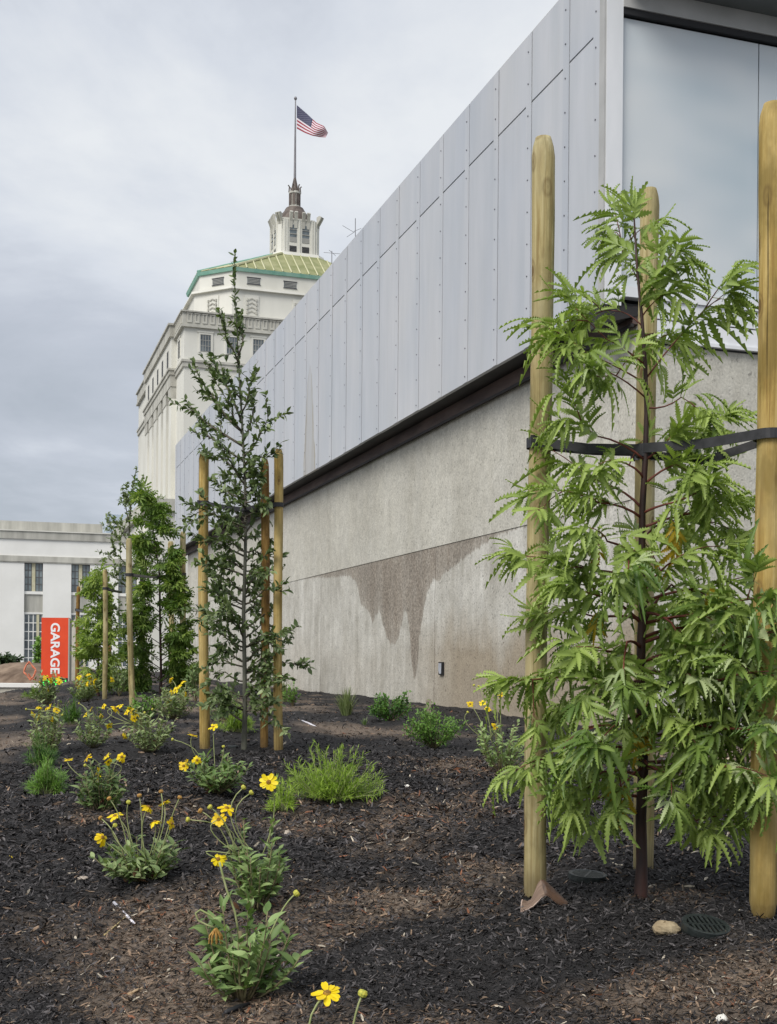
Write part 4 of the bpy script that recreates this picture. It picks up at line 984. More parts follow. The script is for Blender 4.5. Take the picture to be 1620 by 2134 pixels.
def ironwood(name, label, cat_group, trunk_px, d, r0, branches, leafsets, mats, nobj, per, lsc, extra=0, fill_h=None):
    g = P(*trunk_px[0], d); t_ = thing(name, label, 'tree', g, 0, cat_group)
    tp = [P(px, py, d + dd) for (px, py), dd in zip(trunk_px, [0] + [R.gauss(0, .008) for _ in trunk_px[1:]])]
    n = len(tp); loc = lambda p: p - g
    mb = MB(); mb.tube([loc(tp[0] - Vector((0, 0, .06)))] + [loc(p) for p in tp], [r0 * 1.35, r0 * 1.25] + [r0 * (1 - .86 * (k / (n - 1)) ** 1.3) for k in range(1, n)], 10)
    mb.build('trunk', mats[0], t_, True)
    L_ = []
    def at_h(py):
        for a, b_ in zip(range(n - 1), range(1, n)):
            y0, y1 = trunk_px[a][1], trunk_px[b_][1]
            if y1 <= py <= y0: return tp[a].lerp(tp[b_], (y0 - py) / (y0 - y1)), r0 * (1 - .86 * ((a + .5) / (n - 1)) ** .8)
        return tp[-1], r0 * .14
    def leafs(path, cnt, t0, dens_tip=True):
        for k in range(cnt):
            u = t0 + (1 - t0) * (k + R.random()) / cnt
            p, dr_ = polyat(path, min(u, 1)); out = (dr_ * (.5 + u * .5) + rv(.55)); out.z = out.z * .8 - .35 * R.random()
            L_.append((orient(p + rv(.006), out, Vector((R.gauss(0, .7), R.gauss(-.35, .6), 1)), lsc * R.uniform(.6, 1.12)), min(1, max(0, R.gauss(.45 + .2 * (u - .5), .2)))))
        p, dr_ = polyat(path, 1)
        for k in range(4 if dens_tip else 2):
            L_.append((orient(p, dr_ + rv(.35), Vector((R.gauss(0, .4), -.3, 1)), lsc * R.uniform(.6, .95)), R.uniform(.5, 1)))
    for br in branches:
        y0 = br[0]; ends = br[1:]
        p0, r_ = at_h(y0); path = [p0]
        dz = R.choice((-1, 1)) * R.uniform(.03, .16) * (d / 3)**.5
        if isinstance(ends[-1], (int, float)): dz = ends[-1]; ends = ends[:-1]
        if name == 'ironwood_tree' and nobj > 200: ends = [(1338 + (px - 1338) * (.82 if px < 1338 else 1.0), py + 8) for px, py in ends]
        q = [p0] + [P(px, py, d + dz * (k + 1) / len(ends)) for k, (px, py) in enumerate(ends)]
        for a, b_ in zip(q, q[1:]): path += curve(a, b_, rv(.012) + Vector((0, 0, .012)), 4)[1:]
        ln = sum((b_ - a).length for a, b_ in zip(path, path[1:])); m_ = len(path)
        MB().tube([loc(p) for p in path], [max(.0011, min(r_ * .55, .0035 + .006 * ln) * (1 - .85 * k / (m_ - 1))) for k in range(m_)], 6).build('branch', mats[1], t_, True)
        leafs(path, max(3, int(per * ln / .1)), .22)
        for k in range(int(ln / .13)):                     # side twigs
            u = R.uniform(.3, .9); p, dr_ = polyat(path, u); e = p + (dr_ * .6 + rv(.6)).normalized() * R.uniform(.05, .12) * lsc ** .5
            tw_ = curve(p, e, Vector((0, 0, .01)), 3); MB().tube([loc(x_) for x_ in tw_], [.0018, .0015, .0012, .001], 4).build('twig', mats[1], t_)
            leafs(tw_, 3, .3, False)
    leafs(tp[int(n * .8):], 10, .3)
    scatter(L_, leafsets, mats[2], t_, nobj, alt=mats[3] if len(mats) > 3 else None)
    return t_
T1_trunk = [(1335, 1878), (1338, 1800), (1336, 1700), (1341, 1600), (1337, 1500), (1336, 1400), (1337, 1320), (1342, 1240), (1338, 1160), (1339, 1060), (1345, 960), (1348, 860), (1345, 760), (1338, 660), (1328, 560), (1322, 455)]
T1_br = [(600, (1290, 530), (1262, 475)), (640, (1385, 560), (1402, 520), -.08), (660, (1395, 600)), (680, (1270, 640), (1215, 650)), (700, (1400, 690)), (760, (1250, 700), (1165, 630), -.05), (790, (1420, 690), (1510, 605), -.03),
         (800, (1230, 740), (1170, 715), -.12), (830, (1260, 770), (1215, 770)), (850, (1420, 820), (1450, 840)), (960, (1220, 900), (1150, 870), -.06), (930, (1440, 930), (1498, 870), .02), (960, (1400, 900)),
         (1000, (1270, 950), (1230, 960), -.1), (1010, (1410, 960), (1450, 975), -.1), (1080, (1230, 1040), (1085, 1015), -.05), (1060, (1240, 1000), (1190, 985), .1), (1070, (1400, 1040), (1470, 1010), -.1), (1100, (1450, 1060), (1530, 1030), .05),
         (1160, (1250, 1120), (1200, 1090), -.12), (1130, (1390, 1080), (1500, 1090), .1), (1210, (1200, 1180), (1030, 1150), -.06), (1230, (1390, 1170), (1500, 1130), -.08), (1260, (1440, 1220), (1570, 1190), -.05),
         (1300, (1250, 1240), (1150, 1215), -.1), (1310, (1400, 1210), (1450, 1260), .08), (1290, (1230, 1280), (1090, 1270), .08), (1330, (1430, 1300), (1550, 1280), .1), (1380, (1250, 1350), (1170, 1340), -.14),
         (1430, (1180, 1400), (1015, 1410), -.05), (1450, (1460, 1390), (1600, 1330), -.10), (1440, (1400, 1410), (1480, 1450), -.14), (1480, (1230, 1450), (1140, 1470), .1), (1520, (1190, 1510), (1060, 1590), -.06), (1500, (1480, 1500), (1595, 1560), -.08),
         (1560, (1260, 1550), (1200, 1570), -.14), (1550, (1430, 1550), (1500, 1590), .1), (1620, (1240, 1600), (1170, 1640), -.1), (1640, (1420, 1660), (1460, 1715), -.1), (1600, (1300, 1620), (1270, 1660), -.15), (1350, (1300, 1330), (1290, 1400), -.2),
         (1540, (1540, 1480), (1600, 1450), -.12), (1180, (1300, 1150), (1290, 1200), -.2), (1400, (1560, 1420), (1610, 1400), .02), (1660, (1200, 1660), (1180, 1690), .05),
         (1300, (1480, 1270), (1600, 1235), -.34), (1450, (1500, 1410), (1612, 1390), -.34), (1530, (1500, 1510), (1612, 1520), -.34), (1600, (1500, 1590), (1602, 1610), -.34), (1380, (1500, 1340), (1615, 1310), -.34),
         (1470, (1400, 1490), (1450, 1540), -.22), (1490, (1280, 1500), (1230, 1540), -.22), (1380, (1400, 1360), (1440, 1400), -.22), (1580, (1380, 1600), (1400, 1650), -.2), (1340, (1500, 1300), (1600, 1270), -.05), (1590, (1500, 1590), (1590, 1640), -.08), (1420, (1260, 1420), (1200, 1440), -.18), (1280, (1400, 1290), (1430, 1340), -.2), (1480, (1540, 1450), (1610, 1480), -.16)]
ironwood('ironwood_tree', 'young fern-leaved tree with red-brown trunk tied between three thick stakes', None, T1_trunk, gT1.y, .0150, T1_br, IRON,
         (M['bark_red'], M['stem_red'], M['leaf_iron'], (M['leaf_iron_pale'], .16)), 300, 4.3, .97)
# a few withered yellow fronds hang in it
yl = variant_meshes(IRON[1:2], 'withered_frond', M['leaf_yellow']); tr_ = [o for o in COL.objects if o.name == 'ironwood_tree'][0]
for px, py in ((1290, 1690), (1300, 1660), (1345, 1530), (1400, 1110), (1415, 1140), (1248, 1300), (1270, 1655), (1250, 1150), (1330, 1540), (1480, 1250)):
    p = P(px, py - 25, gT1.y - R.uniform(.02, .12)); inst('withered_frond', yl[0], tr_, Matrix.Translation(-tr_.location) @ orient(p, Vector((R.gauss(0, .25), R.gauss(0, .2), -1)), Vector((R.gauss(0, .4), -1, 0)), R.uniform(.6, .9)))
T3_trunk = [(335, 1446), (336, 1400), (334, 1300), (333, 1200), (322, 1120), (310, 1060), (296, 1015)]
def auto_br(trunk, n, y0, y1, wl, wr, up=.35):
    out = []
    for k in range(n):
        y_ = y0 + (y1 - y0) * (k + R.random()) / n; sd = R.choice((-1, 1)); f_ = (y_ - y1) / (y0 - y1)
        w_ = (wl if sd < 0 else wr); wd_ = (w_[0] + (w_[1] - w_[0]) * f_) * R.uniform(.55, 1.05)
        xt = np.interp(-y_, [-q[1] for q in trunk], [q[0] for q in trunk])
        out.append((y_, (xt + sd * wd_ * .55, y_ - wd_ * up * .8), (xt + sd * wd_, y_ - wd_ * up * R.uniform(.4, 1.3))))
    return out
ironwood('ironwood_tree', 'bushy light green young tree behind the slender oak with yellow flowers at its foot', None, T3_trunk, gT3.y, .022, auto_br(T3_trunk, 58, 1450, 1030, (18, 85), (20, 66), .45), IRONF,
         (M['bark_red'], M['bark_red'], M['leaf_iron_far']), 60, 2.6, 1.35)
T5_trunk = [(205, 1452), (205, 1380), (204, 1300), (205, 1240), (208, 1190)]
ironwood('ironwood_tree', 'airy small far tree between the thin brown stake and the slim stake', None, T5_trunk, gT5.y, .018, auto_br(T5_trunk, 34, 1440, 1200, (10, 38), (10, 34), .5), IRONF,
         (M['bark_red'], M['bark_red'], M['leaf_iron_far']), 30, 2.2, 1.3)

def oak(name, label, trunk_px, d, r0, branches, nobj, per, lsc):
    g = P(*trunk_px[0], d); t_ = thing(name, label, 'tree', g); loc = lambda p: p - g
    tp = [P(px, py, d + R.gauss(0, .01)) for px, py in trunk_px]; tp[0] = g; n = len(tp)
    MB().tube([loc(g - Vector((0, 0, .08)))] + [loc(p) for p in tp], [r0 * 1.3, r0 * 1.2] + [r0 * (1 - .9 * k / (n - 1)) for k in range(1, n)], 9).build('trunk', M['bark_grey'], t_, True)
    L_ = []
    def leafs(path, ln, t0=.12):
        cnt = max(4, int(per * ln / .1))
        for k in range(cnt):
            u = t0 + (1 - t0) * (k + R.random()) / cnt; p, dr_ = polyat(path, min(u, 1))
            out = dr_ * .75 + rv(.6); L_.append((orient(p, out, Vector((R.gauss(0, .5), R.gauss(-.3, .5), 1)), lsc * R.uniform(.65, 1.15)), min(1, max(0, R.gauss(.42, .25)))))
    for br in branches:
        y0 = br[0]; xt = np.interp(-y0, [-q[1] for q in trunk_px], [q[0] for q in trunk_px])
        dz = R.choice((-1, 1)) * R.uniform(.02, .14) * d / 7
        p0 = P(xt, y0, d); q = [p0] + [P(px, py, d + dz * (k + 1)) for k, (px, py) in enumerate(br[1:])]; path = [p0]
        for a, b_ in zip(q, q[1:]): path += curve(a, b_, rv(.02) - Vector((0, 0, .02)), 4)[1:]
        ln = sum((b_ - a).length for a, b_ in zip(path, path[1:])); m_ = len(path)
        MB().tube([loc(p) for p in path], [max(.0015, (.004 + .008 * ln) * (1 - .85 * k / (m_ - 1))) for k in range(m_)], 6).build('branch', M['twig_grey'], t_, True)
        leafs(path, ln)
        for k in range(int(ln / .10)):
            u = R.uniform(.2, .9); p, dr_ = polyat(path, u); e = p + (dr_ + rv(.45)).normalized() * R.uniform(.08, .2) * d / 8
            tw_ = curve(p, e, Vector((0, 0, -.01)), 3); MB().tube([loc(x_) for x_ in tw_], [.0025, .002, .0017, .0012], 4).build('twig', M['twig_grey'], t_); leafs(tw_, (e - p).length, .2)
    leafs(tp[n // 2:], (tp[-1] - tp[n // 2]).length * 1.25, .0)
    scatter(L_, OAK, M['leaf_oak'], t_, nobj)
    return t_
T2_trunk = [(509, 1566), (511, 1480), (510, 1380), (508, 1280), (511, 1180), (513, 1080), (510, 980), (505, 880), (499, 780), (495, 700), (490, 620), (489, 527)]
T2_br = [(760, (470, 700), (457, 645)), (740, (505, 690), (506, 648)), (830, (480, 790), (462, 765)), (860, (520, 800), (535, 772)), (900, (440, 820), (400, 748)), (880, (470, 800), (430, 755)), (930, (430, 880), (385, 832)), (920, (530, 850), (532, 810)),
         (950, (545, 900), (562, 862)), (960, (450, 920), (410, 870)), (1000, (460, 950), (425, 940)), (1000, (540, 950), (556, 935)), (1040, (460, 1010), (445, 995)), (1030, (545, 990), (550, 965)), (1010, (480, 960), (450, 900)), (900, (485, 850), (445, 790)),
         (1100, (450, 1075), (410, 1060)), (1110, (540, 1060), (560, 1030)), (1160, (450, 1130), (395, 1110)), (1150, (550, 1130), (575, 1120)), (1200, (450, 1180), (420, 1150)), (1190, (540, 1170), (560, 1150)), (1230, (460, 1200), (430, 1190)),
         (1260, (550, 1230), (600, 1212)), (1270, (460, 1250), (440, 1225)), (1300, (440, 1290), (420, 1270)), (1310, (550, 1280), (570, 1260)), (1350, (460, 1320), (435, 1310)), (1350, (555, 1330), (600, 1315)), (1390, (460, 1370), (440, 1380)), (1400, (560, 1375), (632, 1385)),
         (1420, (470, 1400), (450, 1410)), (1430, (540, 1410), (565, 1400)), (1450, (480, 1440), (460, 1450)), (1460, (540, 1455), (570, 1465)), (1480, (545, 1480), (572, 1500)), (1470, (480, 1470), (455, 1490)), (1080, (500, 1020), (480, 1000)), (1130, (480, 1090), (440, 1060)),
         (1330, (500, 1290), (480, 1270)), (1240, (530, 1200), (545, 1180)), (1380, (530, 1350), (550, 1340)), (1090, (440, 1070), (390, 1090))]
T2_br += auto_br(T2_trunk, 46, 1510, 960, (30, 95), (30, 80), .55)
oak('oak_tree', 'slender dark green oak sapling rising in a point between three stakes', T2_trunk, gT2.y, .0175, T2_br, 300, 8.5, 1.08)
T4_trunk = [(270, 1440), (270, 1350), (269, 1250), (268, 1150), (271, 1080), (275, 1030), (285, 972)]
oak('oak_tree', 'thin far oak with sparse bluish leaves behind the bushy tree', T4_trunk, 19.5, .028, [(1130, (250, 1100), (240, 1075)), (1150, (245, 1120), (230, 1100)), (1090, (262, 1050), (258, 1030)), (1070, (280, 1040), (292, 1025)), (1180, (250, 1160), (232, 1150)), (1200, (290, 1170), (300, 1150)),
     (1230, (250, 1210), (238, 1195)), (1260, (290, 1240), (300, 1230)), (1300, (250, 1280), (240, 1260)), (1340, (255, 1320), (240, 1310)), (1380, (285, 1360), (300, 1350))], 0, 6.0, 1.5)

# ------------------------------------------------------------------ brittlebush with yellow daisies
def flower_meshes():
    out = []
    for v in range(3):
        rr = random.Random(v); mb = MB(); n = 11
        V, T = [], []
        for k in range(n):
            a = 2 * math.pi * k / n + rr.uniform(-.2, .2); l_ = .027 * rr.uniform(.72, 1.12); w_ = .0062; cup = rr.uniform(-.3, .12) - (.28 if v == 1 else 0)
            o = len(V)
            for f_, ww in ((.18, .35), (.5, .95), (.8, 1.0), (.97, .55)):
                for sd in (-1, 0, 1):
                    r_ = l_ * f_; V.append((math.cos(a) * r_ - math.sin(a) * w_ * ww * sd, math.sin(a) * r_ + math.cos(a) * w_ * ww * sd, cup * r_ * f_ * 1.5 + (.0012 if sd else 0)))
            for i in range(3):
                for j in (0, 1): b_ = o + i * 3 + j; T += [(b_, b_ + 3, b_ + 4), (b_, b_ + 4, b_ + 1)]
        me = bpy.data.meshes.new('flower'); np_mesh(me, np.array(V), np.array(T), None, NR.random(len(V))); me.materials.append(M['petal'])
        me.polygons.foreach_set('use_smooth', [True] * len(T)); out.append(me)
    mb = MB().lathe([(.006, -.002), (.0075, .001), (.006, .0035), (.003, .005), (0, .0052)], 10); me = bpy.data.meshes.new('flower_disc'); me.from_pydata(mb.v, [], mb.f); me.materials.append(M['disc'])
    mb = MB().lathe([(.002, -.007), (.0075, -.004), (.009, .001), (.007, .006), (0, .007)], 10); mu = bpy.data.meshes.new('flower_bud'); mu.from_pydata(mb.v, [], mb.f); mu.materials.append(M['bud'])
    mb = MB().lathe([(.002, -.006), (.008, -.004), (.0095, .003), (.005, .007), (0, .007)], 9); md = bpy.data.meshes.new('seed_head'); md.from_pydata(mb.v, [], mb.f); md.materials.append(M['deadhead'])
    return out, me, mu, md
FLM, DISC, BUD, DEAD = flower_meshes()
def brittlebush(label, base_px, wpx, hpx, flowers, buds=(), nleaf=150, nobj=0, mat_='leaf_enc', dead=0, fsize=1.0, lsc=1.0, d=None, deadheads=(), nst=None):
    g = ground_hit(*base_px) if d is None else P(*base_px, d)
    nleaf = int(nleaf * (1.9 if nobj else 2.9)); hpx *= 1.0 if nobj else R.uniform(1.1, 1.35); wpx *= 1.0 if nobj else R.uniform(1.05, 1.3); fsize *= .86; d = g.y; t_ = thing('brittlebush', label, 'flowering plant', g, 0, 'yellow daisy bushes'); k_ = d / F
    Wd, H = wpx * k_ / 2, hpx * k_; L_ = []; nst = nst or max(5, int(nleaf / 14)); mb = MB()
    for i in range(nst):
        a = 2 * math.pi * (i + R.random()) / nst; rr = Wd * R.uniform(.35, 1.0); e = g + Vector((math.cos(a) * rr, math.sin(a) * rr * .8, H * R.uniform(.45, 1.0) * (1.15 - .45 * rr / Wd)))
        path = curve(g + Vector((math.cos(a) * .01, math.sin(a) * .01, 0)), e, Vector((math.cos(a) * rr * .15, math.sin(a) * rr * .15, -H * .08)), 5)
        mb.tube([p - g for p in path], [.0028, .0026, .0024, .002, .0016, .0012], 5)
        c_ = nleaf // nst
        for j in range(c_):
            u = .25 + .75 * (j + R.random()) / c_; p, dr_ = polyat(path, min(1, u)); aa = R.random() * 6.28
            out = dr_ * .35 + Vector((math.cos(aa), math.sin(aa), R.uniform(-.1, .8))) * .8
            L_.append((orient(p, out, Vector((R.gauss(0, .3), R.gauss(-.35, .3), 1)), lsc * R.uniform(.55, 1.1)), min(1, max(0, R.gauss(.45, .25)))))
    mb.build('stems', M['stem_enc'], t_, True)
    scatter(L_, ENC, M[mat_], t_, nobj, crown='foliage')
    if dead:
        D_ = [(orient(g + Vector((R.gauss(0, Wd * .28), R.gauss(0, Wd * .2), R.uniform(.01, H * .35))), rv() - Vector((0, 0, .5)), rv(), R.uniform(.5, .9)), R.random()) for _ in range(dead)]
        scatter(D_, ENC, M['leaf_dead'], t_, 0, crown='withered_leaves')
    def stalk(px, py, dd):
        p = P(px, py, d + dd); s = g + Vector(((p.x - g.x) * .45, (p.y - g.y) * .4, H * .55))
        path = curve(s, p, Vector((R.gauss(0, .05) * H / .2, R.gauss(0, .02), .03)), 7)
        MB().tube([q - g for q in path], [.0017 * max(1, d / 5)] * 8, 5).build('flower_stalk', M['stalk'], t_, True)
        return p, (path[-1] - path[-2]).normalized()
    for fl in flowers:
        px, py = fl[:2]; p, dr_ = stalk(px, py, R.uniform(-.6, .3) * Wd)
        face = (dr_ * .8 + Vector((R.gauss(0, .45), R.gauss(-.3, .45), R.uniform(.0, .8)))).normalized() if len(fl) < 3 else Vector(fl[2]).normalized()
        mw = Matrix.Translation(p - g) @ Vector((0, 0, 1)).rotation_difference(face).to_matrix().to_4x4() @ Matrix.Rotation(R.random() * 6, 4, 'Z') @ Matrix.Scale(fsize * R.uniform(.85, 1.1), 4)
        fo_ = inst('flower', FLM[R.randrange(3)], t_, mw); inst('flower_disc', DISC, fo_, Matrix.Identity(4))
    for kind, lst in ((BUD, buds), (DEAD, deadheads)):
        for px, py in lst:
            p, dr_ = stalk(px, py, R.uniform(-.5, .3) * Wd)
            inst('flower_bud' if kind is BUD else 'seed_head', kind, t_, Matrix.Translation(p - g) @ Vector((0, 0, 1)).rotation_difference(dr_).to_matrix().to_4x4() @ Matrix.Scale(fsize, 4))
    return t_
brittlebush('glossy-leaved daisy bush with bare upright stem and one drooping withered bloom', (506, 2090), 255, 225, [], [(618, 1862)], 210, 160, 'leaf_enc', 0, 1, .86, nst=22)
GB = COL.objects['brittlebush']; GD = GB.location.y
for nm, pts_, mt, rr_ in (('flower_stalk', [(500, 1985), (478, 1940), (440, 1908), (418, 1896), (408, 1903), (413, 1918), (432, 1928), (448, 1933)], 'stalk', .002), ('flower_stalk', [(500, 1960), (490, 1900), (473, 1855), (463, 1818), (458, 1797)], 'stalk', .0022), ('bare_stem', [(506, 2088), (504, 2040), (507, 1990), (500, 1940)], 'stem_enc', .0045)):
    MB().tube([P(*q, GD - .02) - GB.location for q in pts_], rr_, 6).build(nm, M[mt], GB, True)
wf = MB()
for k in range(9):
    a = k * .7; c_ = P(450, 1935, GD - .02) - GB.location; wf.tube([c_, c_ + Vector((math.cos(a) * .012, math.sin(a) * .008, -.014)), c_ + Vector((math.cos(a) * .014, math.sin(a) * .008, -.030))], [.0025, .002, .001], 4)
wf.build('withered_bloom', M['deadhead'], GB)
brittlebush('gangly tall daisy bush with the largest blooms leaning over the glossy bush', (535, 1900), 170, 215, [(455, 1790, (-.1, -.8, .5)), (456, 1708, (-.1, -.7, .6)), (473, 1684, (.2, -.3, .9)), (560, 1630, (.1, -.9, .35))], [(508, 1641), (438, 1682), (392, 1708), (524, 1652)], 190, 120, 'leaf_enc', 6, 1.0, .85, deadheads=[(418, 1690)], nst=20)
brittlebush('wide daisy bush ringed by tall seed heads and drooping blooms above a bare brown slope', (300, 1838), 215, 95, [(240, 1700), (310, 1682), (342, 1673), (358, 1716, (.9, -.4, .1)), (214, 1745), (323, 1712)], [(268, 1672), (240, 1720)], 260, 120, 'leaf_enc_grey', 20, .95, .85, deadheads=[(336, 1650), (375, 1662), (210, 1705), (228, 1664), (291, 1658)])
brittlebush('daisy bush with fanned stalks beside the low feathery green shrub', (212, 1692), 112, 95, [(143, 1583), (183, 1578), (222, 1576), (226, 1588), (254, 1577), (207, 1609), (205, 1620)], [(178, 1595)], 170, 0, 'leaf_enc_grey', 14, .95, .9)
brittlebush('daisy bush with brown withered side in front of the flower-side oak stake', (452, 1655), 125, 80, [(402, 1532), (445, 1515), (383, 1596, (0, -.9, .4)), (411, 1584), (390, 1590)], [(360, 1541), (466, 1556)], 170, 0, 'leaf_enc', 26, 1.0, .95)
brittlebush('broad daisy bush with clustered blooms reaching over the black mulch', (312, 1570), 112, 85, [(240, 1475), (245, 1480), (264, 1484), (274, 1482), (282, 1486), (257, 1535), (228, 1512), (279, 1497), (250, 1471), (270, 1478), (290, 1492)], [(302, 1485), (318, 1478)], 200, 0, 'leaf_enc_grey', 12, 1.15, 1.0)
brittlebush('greyish daisy bush between the tall tangled bush and the clustered blooms', (196, 1560), 70, 72, [(190, 1478), (216, 1472), (212, 1493), (178, 1490)], [(165, 1466)], 130, 0, 'leaf_enc_grey', 8, 1.0, 1.0)
brittlebush('tall tangled daisy bush at the edge of the slope', (98, 1584), 80, 115, [(82, 1473), (98, 1475), (104, 1472), (109, 1500), (80, 1495), (70, 1488), (118, 1480)], [(55, 1478), (130, 1490)], 190, 0, 'leaf_enc_grey', 14, 1.1, 1.0)
brittlebush('daisy bush in front of the wall-side stake of the bushy tree', (364, 1500), 82, 75, [(355, 1415), (372, 1430), (389, 1446), (357, 1443), (353, 1463), (381, 1420), (366, 1438)], [], 220, 0, 'leaf_enc_grey', 0, 1.4, 1.2)
brittlebush('far daisy bush between the thin stake and the slim stake', (178, 1464), 60, 50, [(165, 1410), (188, 1414), (199, 1430), (180, 1424), (190, 1422), (234, 1416), (172, 1422), (184, 1404), (204, 1438), (196, 1418), (168, 1432)], [], 150, 0, 'leaf_enc_grey', 0, 1.9, 1.4)
brittlebush('far daisy bush hiding the foot of the orange sign', (98, 1470), 56, 66, [(96, 1409), (120, 1412), (110, 1424), (86, 1424), (100, 1438), (90, 1414), (106, 1418), (124, 1421)], [], 150, 0, 'leaf_enc_grey', 0, 1.9, 1.4)
brittlebush('daisy bush blooming at the wall side of the scrap-footed stake', (1045, 1610), 130, 110, [(980, 1467, (0, -.95, .3)), (1017, 1477), (1006, 1465), (1046, 1447), (1031, 1513)], [(988, 1428), (998, 1430), (975, 1484)], 150, 0, 'leaf_enc', 6, 1.05, 1.0)
brittlebush('daisy bush below the frame edge with one open bloom and one bud', (700, 2330), 150, 90, [(682, 2070, (-.1, -.3, .95))], [(756, 2071)], 60, 0, 'leaf_enc', 0, 1.0, .9)

# ------------------------------------------------------------------ shrubs
def shrub(name, label, base_px, wpx, hpx, n, variants, mat_, lsc=1.0, nst=16, upright=.6, flat=.5, cat='shrub', d=None, stemmat='stem_enc', side=1.0):
    g = ground_hit(*base_px) if d is None else P(*base_px, d); d = g.y; t_ = thing(name, label, cat, g); k_ = d / F; Wd, H = wpx * k_ / 2, hpx * k_
    L_ = []; mb = MB()
    for i in range(nst):
        a = R.random() * 6.28; rr = Wd * R.random() ** .5; e = g + Vector((math.cos(a) * rr, math.sin(a) * rr * .8, H * R.uniform(.5, 1.0) * (1 - flat * (rr / Wd) ** 2)))
        path = curve(g, e, Vector((math.cos(a) * rr * .2, math.sin(a) * rr * .2, 0)), 5); mb.tube([p - g for p in path], [.003, .0028, .0024, .002, .0016, .001], 4)
        for j in range(n // nst):
            u = .2 + .8 * R.random() ** .7; p, dr_ = polyat(path, u); out = dr_ * upright + rv(side * .6)
            L_.append((orient(p + rv(Wd * .06), out, Vector((R.gauss(0, .4), -.3, 1)), lsc * R.uniform(.6, 1.15)), min(1, max(0, R.gauss(.3 + .35 * u, .2)))))
    mb.build('stems', M[stemmat], t_); scatter(L_, variants, M[mat_], t_, 0, crown='foliage'); return t_
def feather(label, base_px, wpx, hpx, nspr, mat_='leaf_feather', lsc=1.0, lean=(0, 0), d=None):
    g = ground_hit(*base_px) if d is None else P(*base_px, d); d = g.y; t_ = thing('feathery_shrub', label, 'shrub', g); k_ = d / F; Wd, H = wpx * k_ / 2, hpx * k_; L_ = []; mb = MB()
    for i in range(nspr):
        a = R.random() * 6.28; rr = Wd * R.uniform(.1, 1.0); hh = H * R.choice((R.uniform(.2, .7), R.uniform(.6, 1.18))) * (1.0 - .55 * (rr / Wd) ** 2) * (1 + .25 * math.sin(a * 2 + wpx))
        e = g + Vector((math.cos(a) * rr + lean[0] * hh, math.sin(a) * rr * .7, hh)); path = curve(g + Vector((math.cos(a) * rr * .3, math.sin(a) * rr * .25, 0)), e, Vector((math.cos(a) * rr * .12, 0, H * .12)), 6)
        mb.tube([p - g for p in path], [.002, .0018, .0016, .0014, .0012, .001, .0008], 4)
        for j in range(34):
            u = .2 + .8 * R.random(); p, dr_ = polyat(path, u); L_.append((orient(p, dr_ * .8 + rv(.55), Vector((0, -.3, 1)), lsc * R.uniform(.6, 1.2)), min(1, max(0, R.gauss(.25 + .45 * u, .18)))))
    mb.build('stems', M['stalk'], t_); scatter(L_, NEED, M[mat_], t_, 0, crown='foliage'); return t_
feather('low bright green feathery shrub sprawling on the mulch in front of the oak', (690, 1668), 235, 88, 190, lsc=1.25)
feather('trailing feathery sprig joining the sprawling shrub and the tall daisy bush', (590, 1690), 70, 50, 26, lsc=1.2)
feather('small feathery green shrub below the tall tangled daisy bush', (98, 1655), 92, 62, 70, 'leaf_shrub', 1.5)
feather('small deep green feathery shrub at the foot of the tall tangled daisy bush', (86, 1600), 75, 60, 50, 'leaf_shrub', 1.5)
feather('fine green tuft at the far edge of the mulch by the kerb', (72, 1456), 55, 22, 40, 'leaf_feather', 2.2)
feather('bright green feathery tuft behind the slender oak trunk', (492, 1528), 85, 60, 60, 'leaf_feather', 1.7)
feather('deep green tuft between grey daisy bush and leaning stake', (150, 1510), 45, 45, 40, 'leaf_shrub', 1.9)
shrub('leafy_shrub', 'rounded green shrub near the wooden peg by the concrete wall', (905, 1562), 140, 105, 2200, SML, 'leaf_shrub', 1.4, 46, .9, .5)
shrub('leafy_shrub', 'dark green shrub against the concrete wall under the washed stain', (815, 1503), 104, 70, 1300, SML, 'leaf_shrub', 1.8, 34, .9, .5)
shrub('leafy_shrub', 'thin upright shrub behind the pale yellow stake at the wall foot', (610, 1472), 44, 55, 260, SML, 'leaf_shrub', 2.0, 14, 1.0, .3)
shrub('leafy_shrub', 'leafy green shrub between the oak trunk and flower-side stake', (470, 1505), 95, 70, 420, ENC, 'leaf_enc_grey', .9, 24, .8, .4)
shrub('leafy_shrub', 'green shrub spreading under the bushy tree crown', (300, 1500), 70, 60, 380, ENC, 'leaf_shrub', 1.1, 22, .8, .4)
shrub('leafy_shrub', 'grey green shrub behind the wall-side stake of the bushy tree', (408, 1462), 50, 90, 300, ENC, 'leaf_enc_grey', 1.4, 18, .8, .3)
shrub('leafy_shrub', 'sparse low shrub between slim stake and bushy tree', (248, 1452), 44, 80, 200, ENC, 'leaf_enc_grey', 1.6, 12, .8, .3)
